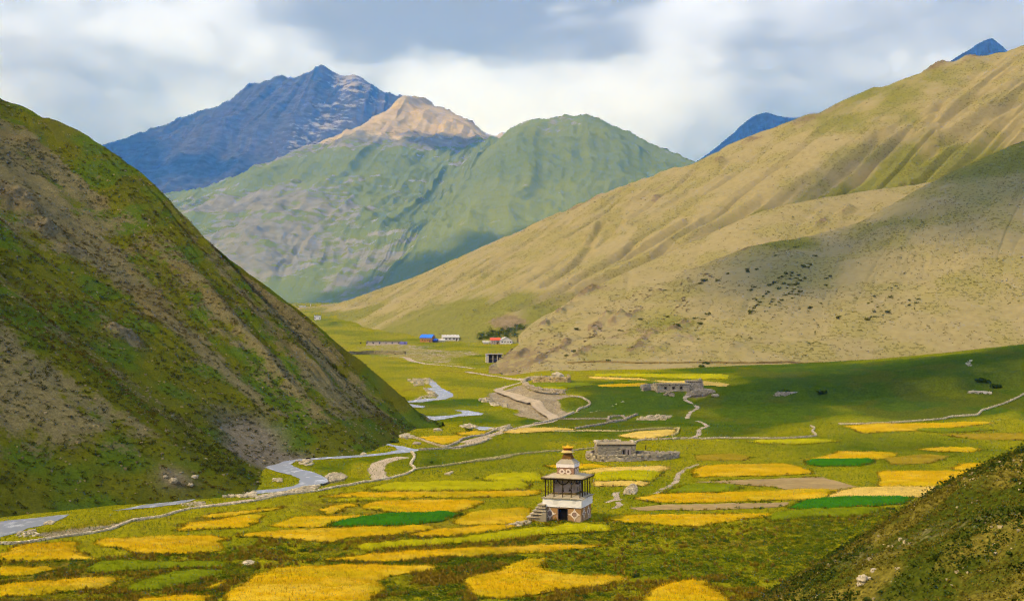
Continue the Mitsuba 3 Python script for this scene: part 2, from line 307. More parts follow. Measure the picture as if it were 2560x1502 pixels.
def left_disp(P, U, V):
    s = np.stack([U * 46, V * 2.2, 0 * U], -1)
    g = meshkit.fbm(s + fbmn(P, 30.0, 2, 3)[..., None] * 1.2, 3, 11) - 0.5
    return (g * 5.0 + fbmn(P, 14.0, 3, 12) * 2.2 + fbmn(P, 2.6, 3, 13) * 0.75) * np.clip(V * 4, 0.15, 1) * (1 - 0.45 * sm(0.8, 1, V)) + L_NEAR(P)['out'] * (rfbm(P, 5.0, 4, 18) - 0.35) * 5.0 - L_NEAR(P)['scr'] * 1.2
def left_mask(P, U, V):
    s = np.stack([U * 30, V * 1.1, 0 * U], -1)
    g = meshkit.fbm(s + fbmn(P, 40.0, 2, 3)[..., None] * 1.0, 3, 15)
    m = 0.53 + (g - 0.5) * 2.2
    m = np.maximum(m, 1.1 * (1 - sm(0.0, 0.16, V))) + 0.9 * sm(0.80, 0.97, V)
    return m - 0.8 * _ln['out'], np.maximum(0.9 * _ln['scr'], 0.55 * _ln['out'] * (0.4 + meshkit.fbm(P / 3.0, 3, 20)))
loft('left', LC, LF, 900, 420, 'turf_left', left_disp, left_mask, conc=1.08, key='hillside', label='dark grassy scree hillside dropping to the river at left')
# right: three tan ridges, one behind the other
EC = [px3(*a) for a in [(858, 771, 1640), (880, 766, 1610), (910, 757, 1580), (1000, 712, 1500), (1100, 665, 1440), (1215, 612, 1380), (1350, 552, 1320), (1500, 487, 1260), (1600, 445, 1225), (1720, 405, 1190), (1800, 368, 1170),
     (1880, 335, 1160), (1990, 297, 1150), (2100, 255, 1140), (2200, 215, 1130), (2290, 190, 1120), (2370, 160, 1115), (2460, 140, 1110), (2560, 105, 1105), (2800, 0, 1100), (3300, -160, 1100)]]
gp = lambda x, d: np.array([(x - 1280) / FPX * d, d, float(G((x - 1280) / FPX * d, d))])
EF = [gp(*a) for a in [(700, 1540), (720, 1520), (740, 1490), (800, 1380), (850, 1270), (890, 1190), (930, 1110), (1000, 1040), (1060, 990), (1120, 950), (1180, 930), (1240, 920), (1300, 915), (1360, 915), (1420, 915), (1480, 915), (1540, 915), (1600, 915), (1680, 920), (1850, 930), (2200, 940)]]
E_GULLIES = [[(2350, 262), (2330, 300), (2240, 345), (2100, 455), (1960, 525), (1750, 605), (1600, 665), (1480, 718), (1350, 765)], [(2500, 205), (2430, 250), (2350, 300)], [(1905, 470), (1760, 560), (1600, 650), (1450, 722)], [(1500, 545), (1480, 590), (1440, 650), (1360, 715)],
             [(1720, 540), (1640, 595), (1560, 640)], [(2200, 330), (2080, 430), (1900, 530)], [(2020, 420), (1900, 500), (1740, 590)], [(2550, 240), (2470, 280), (2400, 330), (2300, 385)], [(1580, 610), (1500, 660), (1400, 725), (1290, 775)], [(1400, 640), (1330, 700), (1200, 775)], [(2150, 370), (2000, 470), (1820, 565), (1650, 645)]]
E_OUT = [(1870, 345, 26), (2095, 450, 42), (2050, 462, 26), (2265, 440, 34), (1465, 592, 22), (2330, 163, 40), (2420, 150, 30), (2330, 345, 34), (1640, 482, 34), (1570, 500, 26), (1560, 560, 30), (1790, 395, 26), (1410, 590, 18), (1240, 690, 16)]
def tan_disp(seed, amp, fu, gull=1.0):
    def f(P, U, V):
        s = np.stack([U * fu, V * 1.2 + 0 * U, 0 * U], -1)
        g = meshkit.fbm(s + fbmn(P, 160.0, 2, seed)[..., None] * 1.4, 4, seed + 1)
        gl = -np.clip(0.10 - np.abs(g - 0.5), 0, 1) * 10
        return (fbmn(P, 170.0, 3, seed + 2) * 2.2 + gl * 0.28 * gull * sm(0.15, 0.45, V) + fbmn(P, 16.0, 4, seed + 3) * 0.42 + fbmn(P, 4.0, 2, seed + 5) * 0.10) * amp * (1 - 0.5 * sm(0.75, 1, V))
    return f
E_NEAR = {}
def e_disp(P, U, V):
    dg = np.min([line3(P, g) for g in E_GULLIES], axis=0); E_NEAR['gully'] = dg
    E_NEAR['out'] = np.max([np.exp(-(line3(P, [(x, y)]) / (r / FPX * 1050)) ** 2) for x, y, r in E_OUT], axis=0)
    E_NEAR['hollow'] = np.exp(-(line3(P, [(1880, 528), (2000, 492), (2150, 462), (2330, 438), (2520, 400)]) / 34.0) ** 2)
    return tan_disp(50, 7.0, 26, 2.4)(P, U, V) - 3.6 * np.exp(-(dg / 3.0) ** 2) + 1.3 * np.exp(-((dg - 7.0) / 3.0) ** 2) + E_NEAR['out'] * (rfbm(P, 9.0, 4, 58) - 0.3) * 9.0 - 9.0 * E_NEAR['hollow']
def e_mask(P, U, V):
    g = 0.18 + fbmn(P, 140.0, 3, 31) * 1.2 + 0.5 * (1 - sm(0.05, 0.30, V)) + 0.75 * E_NEAR['hollow'] - 0.25 * np.exp(-(E_NEAR['gully'] / 9.0) ** 2)
    r = -0.15 + fbmn(P, 60.0, 4, 33) * 1.3 + 0.25 * sm(0.72, 0.95, V) + fbmn(P, 20.0, 3, 34) * 0.7 + 1.1 * np.exp(-((P[..., 0] + 4) / 13) ** 2 - ((P[..., 2] - 15) / 5) ** 2) + E_NEAR['out'] * (0.55 + fbmn(P, 12.0, 3, 59) * 1.5)
    return g, r
loft('E', EC, EF, 900, 460, 'tan_hill', e_disp, e_mask, conc=0.97, key='ridge', label='long dry tan ridge behind the houses')
E2C = [px3(*a) for a in [(3200, 200, 1080), (2800, 330, 1020), (2560, 418, 985), (2340, 454, 955), (2150, 480, 940), (2020, 502, 925), (1900, 532, 915), (1760, 592, 900), (1640, 645, 880), (1500, 706, 850), (1400, 764, 820), (1330, 806, 790), (1295, 840, 762)]]
E2F = [gp(*a) for a in [(2300, 740), (2120, 740), (1990, 742), (1880, 745), (1800, 748), (1750, 748), (1700, 745), (1650, 738), (1590, 722), (1500, 695), (1410, 668), (1345, 648), (1300, 634)]]
def e2_disp(P, U, V):
    E_NEAR['out2'] = np.max([np.exp(-(line3(P, [(x, y), (x + r, y - r * 0.7)]) / (r * 0.5 / FPX * 820)) ** 2) for x, y, r in [(1440, 735, 36), (1395, 770, 30), (1350, 805, 24), (2100, 530, 24), (2040, 560, 22)]], axis=0)
    return tan_disp(70, 3.5, 14)(P, U, V) + E_NEAR['out2'] * (rfbm(P, 7.0, 4, 98) - 0.35) * 6.0
loft('E2', E2C, E2F, 520, 300, 'tan_hill', e2_disp, lambda P, U, V: (0.12 + fbmn(P, 90.0, 3, 35) * 0.9, -0.1 + fbmn(P, 40.0, 4, 36) * 1.5 + E_NEAR['out2'] * (0.6 + fbmn(P, 8.0, 3, 99) * 1.5)), conc=0.9, key='ridge', label='middle tan ridge lit yellow between two slopes')
FC = [px3(*a) for a in [(3300, 60, 900), (2700, 285, 840), (2560, 350, 805), (2400, 422, 778), (2300, 472, 758), (2130, 562, 730), (1990, 597, 712), (1860, 622, 698), (1760, 660, 688), (1640, 705, 672), (1520, 755, 652), (1420, 797, 634), (1340, 832, 614), (1290, 864, 598), (1250, 895, 582), (1222, 912, 570)]]
FF = [gp(*a) for a in [(2800, 560), (2450, 558), (2300, 556), (2200, 554), (2100, 551), (2000, 547), (1880, 542), (1780, 539), (1690, 537), (1600, 536), (1500, 537), (1420, 539), (1350, 542), (1300, 546), (1255, 550), (1222, 556)]]
F_NEAR = {}
def f_mask(P, U, V):
    g = 0.14 + fbmn(P, 70.0, 3, 38) * 1.2 + 0.65 * sm(0.55, 1.0, V) * (1 - sm(0.35, 0.7, U))
    r = -0.16 + fbmn(P, 28.0, 4, 39) * 1.6 + 0.42 * sm(0.50, 0.85, U)
    return g, r + F_NEAR['out'] * (0.5 + fbmn(P, 6.0, 3, 99) * 1.6)
def f_disp(P, U, V):
    F_NEAR['out'] = np.max([np.exp(-(line3(P, [(x, y), (x + r, y - r * 0.7)]) / (r * 0.45 / FPX * 640)) ** 2) for x, y, r in [(1560, 790, 30), (1480, 812, 40), (1530, 800, 30), (1390, 862, 26), (1440, 878, 26), (1330, 895, 26), (1680, 815, 34), (1600, 840, 30), (1570, 870, 28), (1290, 880, 20)]], axis=0)
    base = tan_disp(90, 2.6, 20)(P, U, V)
    crag = np.clip(fbmn(P, 22.0, 4, 95) - 0.02, 0, 1) * 14 * sm(0.45, 0.8, U)
    return base + crag * (1 - 0.6 * sm(0.7, 1, V)) + fbmn(P, 3.0, 3, 96) * 0.8 + F_NEAR['out'] * (rfbm(P, 5.0, 4, 97) - 0.35) * 4.0
loft('F', FC, FF, 820, 380, 'tan_hill', f_disp, f_mask, conc=0.95, key='ridge', label='near tan spur dotted with dark shrubs at right')
# the far side of the valley: green mountain with a tan shoulder, the blue peak, a pale snow peak, two small blue peaks
GC = [px3(a[0], a[1], a[2] * MS) for a in [(-300, 640, 3900), (150, 590, 4000), (300, 550, 4100), (430, 503, 4200), (520, 478, 4250), (620, 446, 4300), (720, 408, 4330), (790, 368, 4340), (850, 338, 4340), (915, 310, 4340), (960, 288, 4340), (1000, 268, 4340), (1036, 244, 4340), (1062, 262, 4320), (1110, 281, 4260), (1160, 303, 4180), (1195, 330, 4080),
     (1222, 355, 3900), (1290, 336, 3500), (1340, 308, 3400), (1400, 296, 3360), (1450, 298, 3330), (1500, 316, 3300), (1560, 345, 3250), (1640, 381, 3200), (1720, 410, 3150), (1850, 470, 3050), (2100, 560, 3000)]]
GF = [px3(x, 758, d * MS) for x, d in zip(np.linspace(-500, 1700, len(GC)), np.linspace(2750, 2300, len(GC)))]
def ravines(seed, amp, s):
    def f(P, U, V):
        w = P + 0.30 * s * np.stack([fbmn(P, s, 3, seed + 7), fbmn(P + 91.0, s, 3, seed + 8), 0 * U], -1)
        r = rfbm(w, s, 6, seed, 0.55) - 0.5
        run = rfbm(np.stack([U * 34 + fbmn(P, s * 1.5, 3, seed + 4) * 4, V * 2.2, 0 * U], -1), 1.0, 4, seed + 20) - 0.5
        rim = np.exp(-((V - 1) / 0.06) ** 2)
        return (r * 1.25 + run * 0.55) * amp * (1 - 0.93 * rim) + fbmn(P, s * 0.05, 4, seed + 2) * amp * 0.22 * (1 - 0.35 * rim)
    return f
def g_mask(P, U, V):
    Q = P / MS
    rock = 0.37 + fbmn(Q, 420.0, 5, 61) * 1.7 + sm(330, 470, Q[..., 2]) * 0.55 * (1 - sm(0.60, 0.72, U)) - 0.30 * sm(0.62, 0.75, U)
    return rock, sm(390, 520, Q[..., 2] + fbmn(Q, 300.0, 3, 62) * 160) * (1 - sm(0.58, 0.66, U)) - 0.05 + 0.75 * sm(0.86, 0.98, V + fbmn(Q, 90.0, 3, 66) * 0.12) * (1 - sm(0.52, 0.60, U)) * sm(0.14, 0.30, U)
loft('green', GC, GF, 820, 460, 'mountain_rock', ravines(65, 68.0 * MS, 430.0 * MS), g_mask, key='mountain', label='green mountain closing the valley', conc=1.05)
BC = [px3(a[0], a[1], a[2] * MS) for a in [(-400, 560, 6300), (150, 430, 6300), (280, 380, 6300), (400, 330, 6350), (495, 292, 6400), (520, 283, 6400), (545, 271, 6420), (575, 268, 6440), (600, 256, 6450), (622, 243, 6460), (640, 214, 6470), (665, 205, 6470), (690, 193, 6480), (703, 190, 6480), (725, 198, 6480), (745, 192, 6490), (770, 183, 6490), (792, 172, 6500), (803, 164, 6500), (828, 178, 6500), (862, 192, 6480), (884, 189, 6460), (930, 215, 6400), (965, 234, 6350), (1000, 247, 6300), (1010, 243, 6280), (1030, 256, 6260), (1060, 290, 6200), (1150, 345, 6100), (1300, 420, 6000)]]
BF = [px3(x, 640, 4700 * MS) for x in np.linspace(-700, 1500, len(BC))]
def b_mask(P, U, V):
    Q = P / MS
    return 0.5 + 0 * U, -0.30 + fbmn(Q, 300.0, 4, 64) * 1.0 + 0.62 * np.exp(-((Q[..., 0] + 790 - (Q[..., 2] - 900) * 0.25) / 130) ** 2) * sm(350, 700, Q[..., 2]) + 0.28 * sm(-900, -680, Q[..., 0])  # pale band and right flank: sunlight painted in as lighter rock
loft('blue', BC, BF, 700, 380, 'shaded_rock', ravines(75, 95.0 * MS, 620.0 * MS), b_mask, key='mountain', label='tall jagged rock peak in shade behind the green mountain', conc=1.1)
def peak(name, pts, foot_y, label, seed, mk):
    c = [px3(a[0], a[1], a[2] * MS) for a in pts]
    f = [px3(a[0] + (a[0] - pts[len(pts) // 2][0]) * 0.5, foot_y, a[2] * 0.8 * MS) for a in pts]
    loft(name, c, f, 260, 150, 'mountain_rock' if name == 'snow' else 'shaded_rock', ravines(seed, 48.0 * MS, 500.0 * MS), mk, key='mountain', label=label)
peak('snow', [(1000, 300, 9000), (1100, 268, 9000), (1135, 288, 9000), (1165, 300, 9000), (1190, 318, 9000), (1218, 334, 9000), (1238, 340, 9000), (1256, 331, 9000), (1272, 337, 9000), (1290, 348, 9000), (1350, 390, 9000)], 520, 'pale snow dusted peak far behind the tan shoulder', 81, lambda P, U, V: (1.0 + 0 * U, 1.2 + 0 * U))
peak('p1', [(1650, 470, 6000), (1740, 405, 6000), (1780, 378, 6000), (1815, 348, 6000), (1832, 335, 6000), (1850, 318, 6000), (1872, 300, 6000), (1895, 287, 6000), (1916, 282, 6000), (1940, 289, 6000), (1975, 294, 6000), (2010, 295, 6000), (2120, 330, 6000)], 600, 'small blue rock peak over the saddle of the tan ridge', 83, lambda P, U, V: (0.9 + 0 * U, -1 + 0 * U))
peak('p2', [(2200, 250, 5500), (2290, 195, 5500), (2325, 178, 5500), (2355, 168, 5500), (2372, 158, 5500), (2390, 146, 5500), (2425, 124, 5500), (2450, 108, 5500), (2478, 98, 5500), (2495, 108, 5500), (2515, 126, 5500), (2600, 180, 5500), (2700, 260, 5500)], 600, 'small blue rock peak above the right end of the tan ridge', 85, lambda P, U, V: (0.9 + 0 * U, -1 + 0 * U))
# near slope below the camera, bottom right
def H(x, y):
    yy = np.asarray(y, float)
    zc = 19 - 0.39 * (yy - 95); zc = np.where(yy < 95, 21.2 - 2.2 * np.exp(-np.maximum(95 - yy, 0) / 6.0), zc)
    zc = np.where(yy > 140, 1.45 - 0.39 * (yy - 140) * 1.2, zc)
    d = (34.6 - (yy - 95) * 0.12) - x
    spur = zc - np.where(d > 0, 0.67 * (np.sqrt(d * d + 2.0) - 1.41), 0.12 * -d)
    cam = 27.2 - 0.27 * yy
    k = 2.0
    return np.maximum(spur, cam) + 0.0 * k
sx, sy = np.meshgrid(np.linspace(-60, 70, 420), np.linspace(-40, 168, 620))
sp_ = np.stack([sx, sy, 0 * sx], -1)
sz = H(sx, sy) + (meshkit.fbm(sp_ / 6.0, 3, 101) - 0.5) * 1.1 + (meshkit.fbm(sp_ / 1.1, 3, 102) - 0.5) * 0.35
trail = np.abs((sx - 30.0) + (sy - 75) * 0.42 + (meshkit.fbm(sp_ / 9.0, 2, 103) - 0.5) * 4)
i, j = np.meshgrid(np.arange(619), np.arange(419), indexing='ij')
put('near_hillside', (np.stack([sx, sy, sz], -1).reshape(-1, 3), np.stack([i * 420 + j, i * 420 + j + 1, (i + 1) * 420 + j + 1, (i + 1) * 420 + j], -1).reshape(-1, 4)), 'near_slope', smooth=True, uv=np.stack([0 * sx.ravel(), (0.55 * (1 - sm(0.3, 1.6, trail))).ravel()], -1))
tag('near_hillside', 'scrubby near slope in the bottom right corner', kind='structure')
# ------------------------------------------------------------------ sheets laid on the ground: river, roads, fields
def patch(poly, sp, wob=0.0, seed=0):
    """A polygon as a triangle mesh with an irregular border: points, triangles, distance of each point to the border."""
    out = []
    for pg in getattr(poly, 'geoms', [poly]):
        if pg.area < sp * sp: continue
        ring = pg.exterior; n = max(8, int(ring.length / sp))
        b = np.array([ring.interpolate(t * ring.length).coords[0] for t in np.arange(n) / n])
        if wob:
            p3 = np.column_stack([b, 0 * b[:, 0]])
            b = b + wob * np.column_stack([meshkit.fbm(p3 / (wob * 3 + 1), 3, seed) - 0.5, meshkit.fbm(p3 / (wob * 3 + 1) + 50, 3, seed) - 0.5]) * 2
        g = Polygon(b).buffer(0)
        if g.geom_type != 'Polygon': g = max(g.geoms, key=lambda q: q.area)
        x0, y0, x1, y1 = g.bounds
        X, Y = np.meshgrid(np.arange(x0, x1, sp), np.arange(y0, y1, sp)); X = X + (np.arange(X.shape[0]) % 2)[:, None] * sp / 2
        q = np.column_stack([X.ravel(), Y.ravel()]) + np.random.default_rng(seed).uniform(-0.22, 0.22, (X.size, 2)) * sp
        pt = shapely.points(q); q = q[shapely.contains(g, pt) & (shapely.distance(g.boundary, pt) > sp * 0.45)]
        allp = np.vstack([np.array(g.exterior.coords)[:-1], q])
        tri = Delaunay(allp).simplices
        c = allp[tri].mean(1); tri = tri[shapely.contains(g, shapely.points(c))]
        a, bb, cc = allp[tri[:, 0]], allp[tri[:, 1]], allp[tri[:, 2]]
        flip = np.cross(bb - a, cc - a) < 0; tri[flip] = tri[flip][:, ::-1]
        out.append((allp, tri, shapely.distance(g.boundary, shapely.points(allp))))
    P = np.vstack([o[0] for o in out]); off = np.cumsum([0] + [len(o[0]) for o in out])
    return P, np.vstack([o[1] + k for o, k in zip(out, off)]), np.concatenate([o[2] for o in out])
def ribbon(c, pts, w):        # a track: centre line in pixels, width in metres
    g = on_ground(PX(c, pts))[:, :2]
    t = np.concatenate([[0], np.cumsum(np.linalg.norm(np.diff(g, axis=0), axis=1))])
    s = np.linspace(0, t[-1], max(6, int(t[-1] / 2)))
    return LineString(PchipInterpolator(t, g)(s)).buffer(w / 2, cap_style='flat')

# river
RIVER = [('a', [(-200, 730), (0, 700), (300, 665), (690, 628), (560, 690), (420, 735), (250, 770), (180, 805), (0, 850), (-200, 890)]),
    ('a', [(1090, 592), (1400, 535), (1700, 495), (1990, 462), (1880, 492), (1750, 530), (1500, 560), (1250, 580)]),
    ('g', [(-400, 1205), (-200, 1182), (0, 1162), (200, 1145), (370, 1122), (430, 1080), (430, 1045), (350, 1015), (200, 975), (60, 932), (40, 905), (60, 880), (350, 852), (600, 838), (1000, 818), (1300, 788), (1400, 762), (1360, 735), (1220, 705), (1150, 680), (1105, 655), (1250, 648), (1285, 660), (1270, 690), (1340, 713), (1500, 742), (1620, 765), (1480, 795), (1300, 810), (1000, 836), (700, 854), (400, 876), (335, 905), (420, 950), (600, 995), (690, 1035), (710, 1080), (600, 1112), (480, 1125), (300, 1165), (0, 1197), (-200, 1222)]),
    ('g', [(1590, 432), (1750, 436), (1950, 422), (2030, 405), (2010, 385), (1940, 374), (2080, 376), (2235, 405), (2210, 424), (2000, 434), (1850, 464), (1750, 475)]),
    ('g', [(1470, 308), (1560, 320), (1670, 335), (1640, 352), (1560, 350), (1500, 328)]),
    ('g', [(2130, 533), (2320, 543), (2310, 566), (2200, 572)]),
    ('g', [(1440, 293), (1600, 262), (1775, 258), (1795, 225), (1745, 192), (1670, 165), (1735, 150), (1680, 100), (1730, 70), (1775, 110), (1830, 160), (1935, 210), (1945, 242), (1860, 268), (1700, 288), (1500, 302)])]
RIVER_POLYS = []
for i, (c, pts) in enumerate(RIVER):
    pg = ground_poly(c, pts); RIVER_POLYS.append(pg)
    P, F, d = patch(pg, 0.8 if i < 3 else 1.6, 0.35, i)
    z = G(P[:, 0], P[:, 1]) + 0.10 - 0.06 * np.exp(-d / 0.4)
    p3 = np.column_stack([P[:, 0], P[:, 1], 0 * z])
    z = z + (meshkit.fbm(p3 / [1.2, 0.6, 1], 3, 3) - 0.5) * 0.10
    k = put('river', (np.column_stack([P, z]), F), 'river_water', smooth=True)
    tag(k, 'pale grey stream winding along the foot of the dark hillside', kind='structure')

# roads and footpaths
def road(name, label, w, *runs, col=(0.36, 0.30, 0.20), lift=0.05):
    for c, pts in runs:
        P, F, d = patch(ribbon(c, pts, w), 0.7, 0.25, 5)
        p3 = np.column_stack([P, 0 * d])
        z = G(P[:, 0], P[:, 1]) + lift - 0.09 * np.exp(-d / 0.3) + (meshkit.fbm(p3 / 1.3, 2, 4) - 0.5) * 0.06
        n = meshkit.fbm(p3 / 2.4, 3, 9); rut = np.exp(-((d - w * 0.28) / (w * 0.10)) ** 2)
        colr = np.array(col) * (0.80 + 0.45 * n + 0.16 * rut - 0.10 * np.exp(-d / 0.35))[:, None]
        k = put(name, (np.column_stack([P, z]), F), 'painted', smooth=True, color=colr)
        tag(k, label, kind='structure')
road('dirt_road', 'pale dirt road winding through the valley', 3.2, ('h', [(1195, 590), (1280, 625), (1500, 665), (1750, 685), (1880, 705)]), ('h', [(1830, 735), (2000, 765), (2200, 795), (2380, 825), (2200, 880), (2120, 915), (2200, 940), (2450, 1030)]))
road('dirt_road', 'pale dirt road winding through the valley', 3.0, ('f', [(250, 445), (380, 490), (560, 545), (650, 600), (720, 665), (800, 725), (740, 755), (560, 790), (480, 812), (300, 850), (150, 895), (-100, 960)]), ('g', [(2290, 640), (2150, 690), (2000, 735), (1900, 755)]))
road('dirt_road', 'pale dirt road winding through the valley', 3.4, ('b', [(1470, 60), (1300, 95), (1210, 130), (1185, 180), (1200, 235), (1240, 290)]), ('a', [(2517, 480), (2200, 525), (2000, 550)]))
road('footpath', 'grey trodden footpath between the fields', 1.15, ('c', [(1850, 128), (1790, 148), (1690, 190), (1640, 230), (1620, 290), (1590, 325), (1500, 368), (1400, 425)]), ('c', [(1050, 398), (1020, 440), (1040, 480), (1060, 530), (1010, 565), (940, 585)]), ('c', [(1100, 470), (1000, 485), (930, 515)]), lift=0.07)
road('footpath', 'grey trodden footpath up to the windowed stone house', 1.3, ('f', [(2230, 470), (2100, 500), (2055, 535), (2130, 565), (2190, 605), (2130, 660), (2090, 725)]), ('f', [(2190, 745), (2285, 790), (2210, 835), (2200, 880), (2110, 920)]), lift=0.07, col=(0.33, 0.28, 0.20))
road('footpath', 'faint pale track slanting over the green meadow', 0.9, ('f', [(1110, 670), (1250, 640), (1400, 585), (1480, 555)]), lift=0.07, col=(0.27, 0.26, 0.15))

